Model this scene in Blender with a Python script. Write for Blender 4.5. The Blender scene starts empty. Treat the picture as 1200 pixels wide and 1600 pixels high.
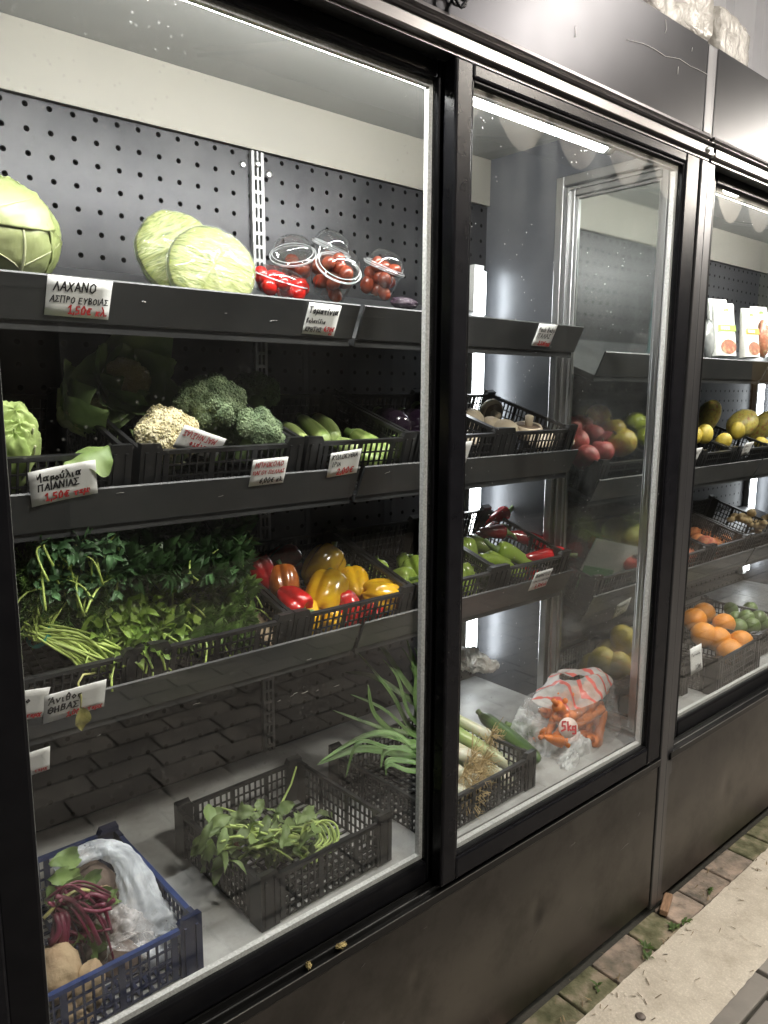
import bpy, math, random
from mathutils import Vector, Matrix, noise, Euler
R = math.radians
rnd = random.Random(7)
sc = bpy.context.scene
col = sc.collection

# ------------------------------------------------------------------ camera
FPX, YAW, PIT, ROL = 1169.912, 0.7112863, 0.1623738, 0.0049148
CAM = Vector((0, -1.0, 1.49))
_cy, _sy, _cp, _sp = math.cos(YAW), math.sin(YAW), math.cos(PIT), math.sin(PIT)
_f = Vector((_sy*_cp, _cy*_cp, -_sp)); _r0 = Vector((_cy, -_sy, 0)); _u0 = _r0.cross(_f)
_r = _r0*math.cos(ROL) + _u0*math.sin(ROL); _u = _u0*math.cos(ROL) - _r0*math.sin(ROL)
cam = bpy.data.cameras.new('camera'); co = bpy.data.objects.new('camera', cam); col.objects.link(co)
m = Matrix((_r, _u, -_f)).transposed().to_4x4(); m.translation = CAM
co.matrix_world = m
cam.sensor_fit = 'HORIZONTAL'; cam.sensor_width = 24; cam.lens = 24*FPX/1200
cam.clip_start = 0.05; cam.clip_end = 500
sc.camera = co

def ray(px, py): return _f + _r*((px-600)/FPX) - _u*((py-800)/FPX)
def at(px, py, y):                    # the point of the plane y = const seen at a pixel of the 1200x1600 photograph
    d = ray(px, py); return CAM + d*((y-CAM.y)/d.y)
def atz(px, py, z):
    d = ray(px, py); return CAM + d*((z-CAM.z)/d.z)

# ------------------------------------------------------------------ world, exposure
W = bpy.data.worlds.new('World'); sc.world = W; W.use_nodes = True
nt = W.node_tree; bg = nt.nodes['Background']
sky = nt.nodes.new('ShaderNodeTexSky'); sky.sky_type = 'NISHITA'; sky.sun_disc = False
sky.sun_elevation = R(3); sky.sun_rotation = R(200)
nt.links.new(sky.outputs[0], bg.inputs[0]); bg.inputs[1].default_value = 0.05
sc.view_settings.view_transform = 'Standard'; sc.view_settings.look = 'None'
sc.view_settings.exposure = 0.48; sc.view_settings.gamma = 1
TUBE_L, VTUBE_L, LAMP_L = 112.0, 13.0, 215.0
cy = sc.cycles
cy.use_denoising = True
try: cy.denoiser = 'OPENIMAGEDENOISE'
except Exception: pass
cy.max_bounces = 10; cy.diffuse_bounces = 4; cy.glossy_bounces = 4; cy.transmission_bounces = 6
cy.transparent_max_bounces = 40; cy.sample_clamp_indirect = 6; cy.caustics_reflective = False; cy.caustics_refractive = False
cy.use_adaptive_sampling = True; cy.adaptive_threshold = 0.015

# ------------------------------------------------------------------ materials
MATS = {}
def new_mat(name):
    mt = bpy.data.materials.new(name); mt.use_nodes = True
    n = mt.node_tree.nodes; n.clear()
    return mt, n, mt.node_tree.links
def M(name, c, rough=.5, c2=None, scale=20, metal=0, bump=0, bscale=None, coat=0, sss=0, spec=.5, detail=4, stretch=None, island=0, c3=None, trans=0, rvar=0, stain=None):
    """procedural principled material: two or three colours mixed by noise, optional bump"""
    if name in MATS: return MATS[name]
    mt, n, L = new_mat(name)
    o = n.new('ShaderNodeOutputMaterial'); p = n.new('ShaderNodeBsdfPrincipled'); L.new(p.outputs[0], o.inputs[0])
    tc = n.new('ShaderNodeTexCoord'); vec = tc.outputs['Object']
    if stretch:
        mp = n.new('ShaderNodeMapping'); mp.inputs['Scale'].default_value = stretch; L.new(vec, mp.inputs[0]); vec = mp.outputs[0]
    nz = n.new('ShaderNodeTexNoise'); nz.inputs['Scale'].default_value = scale; nz.inputs['Detail'].default_value = detail
    L.new(vec, nz.inputs['Vector'])
    rp = n.new('ShaderNodeValToRGB'); L.new(nz.outputs[0], rp.inputs[0])
    c2 = c2 or tuple(x*.82 for x in c)
    e = rp.color_ramp.elements
    e[0].position = .32; e[0].color = (*c2, 1); e[1].position = .66; e[1].color = (*c, 1)
    if c3: k = e.new(.5); k.color = (*c3, 1)
    src = rp.outputs[0]
    if island:
        g = n.new('ShaderNodeNewGeometry'); hs = n.new('ShaderNodeHueSaturation'); mr = n.new('ShaderNodeMapRange')
        L.new(g.outputs['Random Per Island'], mr.inputs[0]); mr.inputs[3].default_value = 1-island; mr.inputs[4].default_value = 1+island
        L.new(mr.outputs[0], hs.inputs['Value']); L.new(src, hs.inputs['Color']); src = hs.outputs[0]
    if stain:                          # (colour, scale, amount): uneven dirt in soft patches, broken up by a finer noise
        s1 = n.new('ShaderNodeTexNoise'); s1.inputs['Scale'].default_value = stain[1]; s1.inputs['Detail'].default_value = 10; s1.inputs['Roughness'].default_value = .68; L.new(tc.outputs['Object'], s1.inputs['Vector'])
        s2 = n.new('ShaderNodeMapRange'); s2.inputs[1].default_value = .46; s2.inputs[2].default_value = .74; s2.inputs[4].default_value = stain[2]; L.new(s1.outputs[0], s2.inputs[0])
        sm = n.new('ShaderNodeMixRGB'); sm.inputs[2].default_value = (*stain[0], 1); L.new(s2.outputs[0], sm.inputs[0]); L.new(src, sm.inputs[1]); src = sm.outputs[0]
    L.new(src, p.inputs['Base Color'])
    p.inputs['Roughness'].default_value = rough; p.inputs['Metallic'].default_value = metal
    p.inputs['Coat Weight'].default_value = coat; p.inputs['Coat Roughness'].default_value = .08
    p.inputs['Specular IOR Level'].default_value = spec
    if sss:
        p.inputs['Subsurface Weight'].default_value = sss; p.inputs['Subsurface Radius'].default_value = (.01, .01, .005); p.inputs['Subsurface Scale'].default_value = .5
    if rvar:
        n2 = n.new('ShaderNodeTexNoise'); n2.inputs['Scale'].default_value = 9; n2.inputs['Detail'].default_value = 6; L.new(vec, n2.inputs['Vector'])
        m2 = n.new('ShaderNodeMapRange'); m2.inputs[3].default_value = rough-rvar; m2.inputs[4].default_value = rough+rvar
        L.new(n2.outputs[0], m2.inputs[0]); L.new(m2.outputs[0], p.inputs['Roughness'])
    if bump:
        nb = n.new('ShaderNodeTexNoise'); nb.inputs['Scale'].default_value = bscale or scale*3; nb.inputs['Detail'].default_value = 5; L.new(vec, nb.inputs['Vector'])
        b = n.new('ShaderNodeBump'); b.inputs['Strength'].default_value = bump; b.inputs['Distance'].default_value = .004
        L.new(nb.outputs[0], b.inputs['Height']); L.new(b.outputs[0], p.inputs['Normal'])
    if trans:                          # thin leaves let light through
        tl = n.new('ShaderNodeBsdfTranslucent'); L.new(src, tl.inputs[0]); mx = n.new('ShaderNodeMixShader'); mx.inputs[0].default_value = trans
        L.new(p.outputs[0], mx.inputs[1]); L.new(tl.outputs[0], mx.inputs[2]); L.new(mx.outputs[0], o.inputs[0])
    MATS[name] = mt; return mt
def emit(name, c, s):
    mt, n, L = new_mat(name); o = n.new('ShaderNodeOutputMaterial'); e = n.new('ShaderNodeEmission')
    e.inputs[0].default_value = (*c, 1); e.inputs[1].default_value = s; L.new(e.outputs[0], o.inputs[0]); return mt
def glass_mat(name, tint=(.965, .975, .97), k=1.35, dirt=.1, dscale=(1, 1, 1), sp=(.16, .5, 4.5)):
    """a flat pane: clear, mirrors by Fresnel, with dust specks and wiped smears"""
    mt, n, L = new_mat(name)
    o = n.new('ShaderNodeOutputMaterial'); t = n.new('ShaderNodeBsdfTransparent'); t.inputs[0].default_value = (*tint, 1)
    g = n.new('ShaderNodeBsdfGlossy'); g.inputs['Roughness'].default_value = .004
    lw = n.new('ShaderNodeLayerWeight'); lw.inputs[0].default_value = .5
    pw = n.new('ShaderNodeMath'); pw.operation = 'POWER'; pw.inputs[1].default_value = 5; L.new(lw.outputs['Facing'], pw.inputs[0])
    mu = n.new('ShaderNodeMath'); mu.operation = 'MULTIPLY_ADD'; mu.inputs[1].default_value = .96*k; mu.inputs[2].default_value = .04*k; mu.use_clamp = True; L.new(pw.outputs[0], mu.inputs[0])
    mx = n.new('ShaderNodeMixShader'); L.new(mu.outputs[0], mx.inputs[0]); L.new(t.outputs[0], mx.inputs[1]); L.new(g.outputs[0], mx.inputs[2])
    tc = n.new('ShaderNodeTexCoord'); mp = n.new('ShaderNodeMapping'); mp.inputs['Scale'].default_value = dscale; L.new(tc.outputs['Object'], mp.inputs[0])
    n1 = n.new('ShaderNodeTexNoise'); n1.inputs['Scale'].default_value = 3.5; n1.inputs['Detail'].default_value = 8; L.new(mp.outputs[0], n1.inputs['Vector'])
    r1 = n.new('ShaderNodeMapRange'); r1.inputs[1].default_value = .45; r1.inputs[2].default_value = .8; L.new(n1.outputs[0], r1.inputs[0])
    n2 = n.new('ShaderNodeTexVoronoi'); n2.inputs['Scale'].default_value = 55; L.new(tc.outputs['Object'], n2.inputs['Vector'])
    r2 = n.new('ShaderNodeMapRange'); r2.inputs[1].default_value = sp[0]; r2.inputs[2].default_value = sp[0]*.4; L.new(n2.outputs['Distance'], r2.inputs[0])
    n3 = n.new('ShaderNodeTexNoise'); n3.inputs['Scale'].default_value = 6; n3.inputs['Detail'].default_value = 2; L.new(tc.outputs['Object'], n3.inputs['Vector'])
    r3 = n.new('ShaderNodeMapRange'); r3.inputs[1].default_value = sp[1]; r3.inputs[2].default_value = sp[1]+.2; L.new(n3.outputs[0], r3.inputs[0])
    m1 = n.new('ShaderNodeMath'); m1.operation = 'MULTIPLY'; L.new(r2.outputs[0], m1.inputs[0]); L.new(r3.outputs[0], m1.inputs[1])
    n4 = n.new('ShaderNodeTexNoise'); n4.inputs['Scale'].default_value = 160; L.new(tc.outputs['Object'], n4.inputs['Vector'])
    m4 = n.new('ShaderNodeMath'); m4.operation = 'MULTIPLY'; L.new(r1.outputs[0], m4.inputs[0]); L.new(n4.outputs[0], m4.inputs[1])
    ad = n.new('ShaderNodeMath'); ad.operation = 'MULTIPLY_ADD'; ad.inputs[1].default_value = sp[2]; hz = n.new('ShaderNodeMath'); hz.operation = 'MULTIPLY'; hz.inputs[1].default_value = .4; L.new(m4.outputs[0], hz.inputs[0]); L.new(m1.outputs[0], ad.inputs[0]); L.new(hz.outputs[0], ad.inputs[2])
    md = n.new('ShaderNodeMath'); md.operation = 'MULTIPLY'; md.inputs[1].default_value = dirt; md.use_clamp = True; L.new(ad.outputs[0], md.inputs[0])
    df = n.new('ShaderNodeBsdfDiffuse'); df.inputs[0].default_value = (.6, .6, .58, 1)
    tl = n.new('ShaderNodeBsdfTranslucent'); tl.inputs[0].default_value = (.6, .6, .58, 1)
    dm = n.new('ShaderNodeMixShader'); dm.inputs[0].default_value = .5; L.new(df.outputs[0], dm.inputs[1]); L.new(tl.outputs[0], dm.inputs[2])
    m2 = n.new('ShaderNodeMixShader'); L.new(md.outputs[0], m2.inputs[0]); L.new(mx.outputs[0], m2.inputs[1]); L.new(dm.outputs[0], m2.inputs[2])
    L.new(m2.outputs[0], o.inputs[0]); return mt
def film_mat(name, c=(.9, .92, .93), clear=.6, bscale=40, bump=.5, rough=.12, stretch=(1, 1, 1), dist=.006, ink=None, milk=.5, edge=.6):
    """thin wrinkled plastic: mostly see-through, glossy on the folds; ink = (colour, scale, threshold) prints patches"""
    mt, n, L = new_mat(name); o = n.new('ShaderNodeOutputMaterial')
    t = n.new('ShaderNodeBsdfTransparent'); p = n.new('ShaderNodeBsdfPrincipled'); p.inputs['Base Color'].default_value = (*c, 1); p.inputs['Roughness'].default_value = rough
    tc = n.new('ShaderNodeTexCoord'); mp = n.new('ShaderNodeMapping'); mp.inputs['Scale'].default_value = stretch; L.new(tc.outputs['Object'], mp.inputs[0])
    nb = n.new('ShaderNodeTexNoise'); nb.inputs['Scale'].default_value = bscale; nb.inputs['Detail'].default_value = 6; nb.inputs['Distortion'].default_value = 1.2; L.new(mp.outputs[0], nb.inputs['Vector'])
    b = n.new('ShaderNodeBump'); b.inputs['Strength'].default_value = bump; b.inputs['Distance'].default_value = dist; L.new(nb.outputs[0], b.inputs['Height']); L.new(b.outputs[0], p.inputs['Normal'])
    r = n.new('ShaderNodeMapRange'); r.inputs[1].default_value = .35; r.inputs[2].default_value = .72
    r.inputs[3].default_value = 1-clear-.22*milk; r.inputs[4].default_value = 1-clear+.5*milk; L.new(nb.outputs[0], r.inputs[0])
    lw = n.new('ShaderNodeLayerWeight'); lw.inputs[0].default_value = .25; ad = n.new('ShaderNodeMath'); ad.use_clamp = True
    ad.operation = 'MULTIPLY_ADD'; ad.inputs[1].default_value = edge; L.new(lw.outputs['Facing'], ad.inputs[0]); L.new(r.outputs[0], ad.inputs[2])
    mx = n.new('ShaderNodeMixShader'); L.new(ad.outputs[0], mx.inputs[0]); L.new(t.outputs[0], mx.inputs[1]); L.new(p.outputs[0], mx.inputs[2]); out = mx
    if ink:
        ni = n.new('ShaderNodeTexWave'); ni.inputs['Scale'].default_value = ink[1]; ni.inputs['Distortion'].default_value = 9; ni.inputs['Detail'].default_value = 3; L.new(mp.outputs[0], ni.inputs['Vector'])
        ri = n.new('ShaderNodeMapRange'); ri.inputs[1].default_value = ink[2]; ri.inputs[2].default_value = ink[2]+.06; ri.inputs[4].default_value = .85; L.new(ni.outputs[0], ri.inputs[0])
        pi = n.new('ShaderNodeBsdfPrincipled'); pi.inputs['Base Color'].default_value = (*ink[0], 1); pi.inputs['Roughness'].default_value = .25; L.new(b.outputs[0], pi.inputs['Normal'])
        m3 = n.new('ShaderNodeMixShader'); L.new(ri.outputs[0], m3.inputs[0]); L.new(mx.outputs[0], m3.inputs[1]); L.new(pi.outputs[0], m3.inputs[2]); out = m3
    L.new(out.outputs[0], o.inputs[0]); return mt
def clear_mat(name, tint=(.97, .98, .98), f0=.05, rough=.06):
    """thin moulded clear plastic: see-through, glossy towards its edges"""
    mt, n, L = new_mat(name); o = n.new('ShaderNodeOutputMaterial'); t = n.new('ShaderNodeBsdfTransparent'); t.inputs[0].default_value = (*tint, 1)
    g = n.new('ShaderNodeBsdfGlossy'); g.inputs['Roughness'].default_value = rough
    lw = n.new('ShaderNodeLayerWeight'); lw.inputs[0].default_value = .5; pw = n.new('ShaderNodeMath'); pw.operation = 'POWER'; pw.inputs[1].default_value = 2.6; L.new(lw.outputs['Facing'], pw.inputs[0])
    ma = n.new('ShaderNodeMath'); ma.operation = 'MULTIPLY_ADD'; ma.inputs[1].default_value = .55; ma.inputs[2].default_value = f0; L.new(pw.outputs[0], ma.inputs[0])
    mx = n.new('ShaderNodeMixShader'); L.new(ma.outputs[0], mx.inputs[0]); L.new(t.outputs[0], mx.inputs[1]); L.new(g.outputs[0], mx.inputs[2]); L.new(mx.outputs[0], o.inputs[0]); return mt
def peg_mat():
    """dark sheet steel with a 50 mm grid of punched holes"""
    mt, n, L = new_mat('perforated_steel'); o = n.new('ShaderNodeOutputMaterial'); p = n.new('ShaderNodeBsdfPrincipled'); L.new(p.outputs[0], o.inputs[0])
    tc = n.new('ShaderNodeTexCoord'); sx = n.new('ShaderNodeSeparateXYZ'); L.new(tc.outputs['Object'], sx.inputs[0])
    sq = []
    for ax, off in (('X', .022), ('Z', .025)):
        a = n.new('ShaderNodeMath'); a.operation = 'ADD'; a.inputs[1].default_value = off+10; L.new(sx.outputs[ax], a.inputs[0])
        b = n.new('ShaderNodeMath'); b.operation = 'PINGPONG'; b.inputs[1].default_value = .0235; L.new(a.outputs[0], b.inputs[0])
        c = n.new('ShaderNodeMath'); c.operation = 'POWER'; c.inputs[1].default_value = 2; L.new(b.outputs[0], c.inputs[0]); sq.append(c)
    s = n.new('ShaderNodeMath'); L.new(sq[0].outputs[0], s.inputs[0]); L.new(sq[1].outputs[0], s.inputs[1])
    r = n.new('ShaderNodeMath'); r.operation = 'SQRT'; L.new(s.outputs[0], r.inputs[0])
    h = n.new('ShaderNodeMapRange'); h.inputs[1].default_value = .0054; h.inputs[2].default_value = .0062; L.new(r.outputs[0], h.inputs[0])
    nz = n.new('ShaderNodeTexNoise'); nz.inputs['Scale'].default_value = 9; nz.inputs['Detail'].default_value = 8; L.new(tc.outputs['Object'], nz.inputs['Vector'])
    rp = n.new('ShaderNodeValToRGB'); rp.color_ramp.elements[0].color = (.026, .026, .029, 1); rp.color_ramp.elements[1].color = (.044, .044, .046, 1); rp.color_ramp.elements[0].position = .35; rp.color_ramp.elements[1].position = .7; L.new(nz.outputs[0], rp.inputs[0])
    mx = n.new('ShaderNodeMixRGB'); mx.inputs[1].default_value = (.001, .001, .001, 1); L.new(h.outputs[0], mx.inputs[0]); L.new(rp.outputs[0], mx.inputs[2]); L.new(mx.outputs[0], p.inputs['Base Color'])
    hl = n.new('ShaderNodeMath'); hl.operation = 'MULTIPLY'; hl.inputs[1].default_value = .5; L.new(h.outputs[0], hl.inputs[0]); L.new(hl.outputs[0], p.inputs['Specular IOR Level'])
    n2 = n.new('ShaderNodeMapRange'); n2.inputs[3].default_value = .28; n2.inputs[4].default_value = .5; L.new(nz.outputs[0], n2.inputs[0]); L.new(n2.outputs[0], p.inputs['Roughness'])
    mm = n.new('ShaderNodeMath'); mm.operation = 'MULTIPLY'; mm.inputs[1].default_value = .6; L.new(h.outputs[0], mm.inputs[0]); L.new(mm.outputs[0], p.inputs['Metallic'])
    return mt

black = M('black_anodised', (.006, .006, .0075), .26, (.009, .009, .011), 30, spec=.15, rvar=.04)
blackg = M('black_gloss_profile', (.005, .005, .006), .3, (.007, .007, .008), 30, spec=.1)
steel = M('brushed_dark_steel', (.012, .012, .0142), .30, (.0108, .0108, .0127), 3, metal=1, rvar=.03)
base_m = M('base_steel', (.105, .099, .094), .33, (.086, .082, .079), 3, metal=1, rvar=.09, bump=.03, bscale=7, stain=((.032, .030, .028), 5, .8))
shelf_m = M('shelf_powder_coat', (.043, .045, .048), .4, (.036, .038, .041), 12, rvar=.1, bump=.02, stain=((.075, .073, .068), 6, .35))
wall_m = M('cooler_side_steel', (.11, .114, .125), .38, (.085, .089, .10), 7, metal=.3, rvar=.1)
cream_m = M('cream_enamel', (.195, .185, .158), .5, (.18, .172, .148), 3)
grey_en = M('grey_enamel', (.22, .22, .21), .5, (.20, .20, .19), 3)
alu = M('aluminium_profile', (.60, .60, .60), .30, (.54, .54, .54), 4, metal=1)
zinc = M('galvanised_tray', (.42, .42, .41), .45, (.31, .31, .30), 14, metal=.08, bump=.05, rvar=.12, detail=8, stain=((.16, .15, .135), 5, .75))
spacer = M('spacer_bar', (.66, .66, .65), .45, (.42, .42, .41), 260)
peg = peg_mat()
glassL = glass_mat('door_glass_clean', dirt=.045, k=1.35)
glassR = glass_mat('door_glass_dusty', dirt=.14, k=1.2, dscale=(3.2, 1, .6), sp=(.085, .42, 10.0))
tube_m = emit('cool_tube', (1, .985, .955), TUBE_L)
vtube_m = emit('cool_strip', (.93, .97, 1), VTUBE_L)
paper = M('white_card', (.8, .8, .79), .6, (.77, .77, .76), 8)
ink_k = M('black_marker', (.012, .012, .016), .6); ink_r = M('red_marker', (.55, .03, .035), .6)
crate_k = M('black_crate_plastic', (.010, .010, .0105), .36, (.017, .017, .018), 40, rvar=.1)
crate_n = M('navy_crate_plastic', (.012, .018, .05), .4, (.018, .024, .06), 30, rvar=.1)
crate_b = M('blue_crate_plastic', (.028, .05, .16), .4, (.02, .035, .11), 30, rvar=.1)
MATS_clear = clear_mat('clear_tub', f0=.08)

# ------------------------------------------------------------------ mesh builder
class MB:
    def __init__(s): s.v = []; s.f = []; s.sm = []
    def add(s, vs, fs, smooth=True):
        k = len(s.v); s.v += [tuple(v) for v in vs]; s.f += [tuple(i+k for i in f) for f in fs]; s.sm += [smooth]*len(fs); return s
    def box(s, x0, x1, y0, y1, z0, z1, mat=None):
        vs = [(x, y, z) for x in (x0, x1) for y in (y0, y1) for z in (z0, z1)]
        if mat is not None: vs = [mat @ Vector(v) for v in vs]
        return s.add(vs, [(0, 1, 3, 2), (4, 6, 7, 5), (0, 4, 5, 1), (2, 3, 7, 6), (0, 2, 6, 4), (1, 5, 7, 3)], False)
    def tube(s, pts, rad, n=8, cap=True, flat=1.0):
        pts = [Vector(p) for p in pts]; rads = rad if hasattr(rad, '__len__') else [rad]*len(pts)
        vs = []; up = None
        for i, p in enumerate(pts):
            d = (pts[min(i+1, len(pts)-1)] - pts[max(i-1, 0)]).normalized()
            if up is None: up = d.orthogonal().normalized()
            a = (up - d*up.dot(d)).normalized(); b = d.cross(a); up = a
            for k in range(n):
                t = 2*math.pi*k/n; vs.append(p + (a*math.cos(t) + b*math.sin(t)*flat)*rads[i])
        fs = [(i*n+k, i*n+(k+1) % n, (i+1)*n+(k+1) % n, (i+1)*n+k) for i in range(len(pts)-1) for k in range(n)]
        if cap: fs += [tuple(range(n))[::-1], tuple((len(pts)-1)*n+k for k in range(n))]
        return s.add(vs, fs)
    def lathe(s, prof, n=24, fn=None, mat=None):
        vs = []
        for (r, z) in prof:
            for k in range(n):
                t = 2*math.pi*k/n; v = Vector((r*math.cos(t), r*math.sin(t), z))
                if fn: v = fn(v, t)
                vs.append(mat @ v if mat is not None else v)
        N = len(prof)
        fs = [(i*n+k, i*n+(k+1) % n, (i+1)*n+(k+1) % n, (i+1)*n+k) for i in range(N-1) for k in range(n)]
        if prof[0][0] > 1e-5: fs.append(tuple(range(n))[::-1])
        if prof[-1][0] > 1e-5: fs.append(tuple((N-1)*n+k for k in range(n)))
        return s.add(vs, fs)
    def sphere(s, c, r, nu=16, nv=10, fn=None):
        c = Vector(c); vs = []
        for i in range(nv+1):
            ph = math.pi*i/nv
            for k in range(nu):
                t = 2*math.pi*k/nu; d = Vector((math.sin(ph)*math.cos(t), math.sin(ph)*math.sin(t), math.cos(ph)))
                rr = fn(d) if fn else 1
                v = Vector((d.x*r[0], d.y*r[1], d.z*r[2])) if hasattr(r, '__len__') else d*r
                vs.append(c + v*rr)
        return s.add(vs, [(i*nu+k, (i+1)*nu+k, (i+1)*nu+(k+1) % nu, i*nu+(k+1) % nu) for i in range(nv) for k in range(nu)])
    def prof_x(s, prof, x0, x1, closed=True):
        n = len(prof); vs = [(x0, y, z) for y, z in prof] + [(x1, y, z) for y, z in prof]
        fs = [(i, (i+1) % n, n+(i+1) % n, n+i) for i in range(n if closed else n-1)]
        if closed: fs += [tuple(range(n))[::-1], tuple(range(n, 2*n))]
        return s.add(vs, fs, False)
    def grid(s, nu, nv, fn, smooth=True):
        vs = [fn(i/nu, j/nv) for j in range(nv+1) for i in range(nu+1)]
        return s.add(vs, [(j*(nu+1)+i, j*(nu+1)+i+1, (j+1)*(nu+1)+i+1, (j+1)*(nu+1)+i) for j in range(nv) for i in range(nu)], smooth)
    def leaf(s, base, d, up, ln, w, curl=.3, n=5, ruf=.0, fold=.25, tipw=.6, seed=0):
        """a leaf blade: 4 strips wide, bending by curl, with a folded midrib and a ruffled edge"""
        d = Vector(d).normalized(); up = Vector(up); up = (up - d*up.dot(d)); up = up.normalized() if up.length > 1e-4 else d.orthogonal().normalized()
        sd = d.cross(up); p = Vector(base); vs = []
        for i in range(n+1):
            t = i/n; ww = w*(math.sin(math.pi*min(1, t**tipw*.97+.015))**1.05)*.5
            a = -curl*t; dd = d*math.cos(a) + up*math.sin(a); uu = up*math.cos(a) - d*math.sin(a)
            if i: p = p + dd*(ln/n)
            for k in (-1, -.5, 0, .5, 1):
                q = p + sd*(ww*k) + uu*(abs(k)*ww*fold)
                if ruf: q = q + uu*(noise.noise(q*60+Vector((seed, 0, 0)))*ruf*abs(k))
                vs.append(q)
        return s.add(vs, [(i*5+k, i*5+k+1, (i+1)*5+k+1, (i+1)*5+k) for i in range(n) for k in range(4)])
    def mesh(s, name):
        me = bpy.data.meshes.new(name); me.from_pydata(s.v, [], s.f); me.update()
        me.polygons.foreach_set('use_smooth', s.sm); return me
    def build(s, name, mat, parent=None, bevel=0):
        o = bpy.data.objects.new(name, s.mesh(name)); col.objects.link(o); o.data.materials.append(mat)
        if parent is not None: o.parent = parent
        if bevel:
            b = o.modifiers.new('bevel', 'BEVEL'); b.width = bevel; b.segments = 2; b.limit_method = 'ANGLE'
        return o
def spl(P, n=24):
    """a smooth curve through the points"""
    P = [Vector(p) for p in P]; out = []; g = lambda k: P[max(0, min(len(P)-1, k))]
    for j in range(n+1):
        x = j/n*(len(P)-1); i = min(int(x), len(P)-2); f = x-i
        out.append(.5*((2*g(i))+(g(i+1)-g(i-1))*f+(2*g(i-1)-5*g(i)+4*g(i+1)-g(i+2))*f*f+(3*g(i)-g(i-1)-3*g(i+1)+g(i+2))*f**3))
    return out
def tag(o, label=None, cat=None, group=None, kind=None):
    if label: o['label'] = label
    if cat: o['category'] = cat
    if group: o['group'] = group
    if kind: o['kind'] = kind
    return o
def empty(name, loc=(0, 0, 0), rot=(0, 0, 0), label=None, cat=None, group=None):
    o = bpy.data.objects.new(name, None); col.objects.link(o); o.location = loc; o.rotation_euler = rot; o.empty_display_size = .02
    return tag(o, label, cat, group)
def inst(name, me, mat, parent=None, loc=(0, 0, 0), rot=(0, 0, 0), scale=1):
    o = bpy.data.objects.new(name, me); col.objects.link(o)
    if not me.materials: me.materials.append(mat)
    if parent is not None: o.parent = parent
    o.location = loc; o.rotation_euler = rot; o.scale = (scale,)*3 if not hasattr(scale, '__len__') else scale
    return o
def aim(d, roll=0):
    """euler that turns local +Z to direction d"""
    q = Vector(d).to_track_quat('Z', 'Y'); return (q @ Euler((0, 0, roll)).to_quaternion()).to_euler()
def fbm(v, o=4): return noise.fractal(v, 1.0, 2.0, o)

# ------------------------------------------------------------------ the setting: ground, paving, street behind the camera
GZ = -.06
paver_m = M('worn_paver', (.40, .305, .24), .85, (.13, .11, .09), 22, bump=.9, bscale=110, island=.3, c3=(.28, .225, .18), detail=12, stain=((.06, .06, .035), 6, .8))
paver_g = M('mossy_paver', (.26, .215, .155), .9, (.055, .058, .025), 22, bump=.9, bscale=110, island=.3, c3=(.13, .125, .07), detail=12)
crete_m = M('pale_concrete', (.68, .615, .51), .88, (.57, .51, .42), 210, bump=.9, bscale=90, c3=(.57, .515, .43), detail=9, stain=((.34, .29, .22), 9, .8))
soil_m = M('dark_joint_soil', (.035, .032, .025), .95, (.02, .02, .015), 30, bump=.5)
slab_m = M('dark_street_paver', (.25, .228, .20), .8, (.17, .155, .14), 6, bump=.4, bscale=60, island=.22, detail=8)
mb = MB(); mb.grid(2, 2, lambda u, v: (-60+120*u, -60+120*v, GZ-.012), False)
tag(mb.build('ground', soil_m), kind='structure')
def pavers(name, mat, x0, x1, y0, y1, lx, ly, seed, gap=.004, off=.5, pick=None, zj=.003):
    q = random.Random(seed); b = MB(); b2 = MB(); row = 0; y = y0
    while y < y1-1e-4:
        x = x0 - (off*lx if row % 2 else 0)
        while x < x1:
            l = lx*q.uniform(.8, 1.15) if off == .5 else lx
            z = GZ + q.uniform(-zj, zj); t = q.uniform(-.003, .003)
            mt = Matrix.Translation((x+l/2, y+ly/2, z)) @ Euler((q.uniform(-.01, .01), q.uniform(-.008, .008), q.uniform(-.012, .012))).to_matrix().to_4x4()
            k = b2 if (pick and pick(x, y, q)) else b
            k.box(-l/2+gap, l/2-gap, -ly/2+gap, ly/2-gap, -.03, 0, mt); x += l
        y += ly; row += 1
    o = tag(b.build(name, mat, bevel=.004), kind='structure')
    if b2.f: tag(b2.build(name, paver_g, bevel=.004), kind='structure')
pavers('pavement', paver_m, -.3, 6.5, -.085, .0125, .175, .0975, 3, pick=lambda x, y, q: x < 1.62 and q.random() < .8 or q.random() < .25)
b = MB()
def strip(u, v):
    x = -2+9*u; y = -.30+.215*v
    e = (noise.noise(Vector((x*5, v*3, 0)))*.005 + noise.noise(Vector((x*40, v*3, 5)))*.0025)*(1 if v in (0., 1.) else .2)
    return (x, y+e, GZ+.004+noise.noise(Vector((x*30, y*30, 2)))*.0012)
b.grid(700, 12, strip); tag(b.build('concrete_strip', crete_m), kind='structure')
pavers('street_paving', slab_m, -5, 9, -4.85, -.3125, .30, .15, 5, off=.5, zj=.002, gap=.005)
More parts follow.
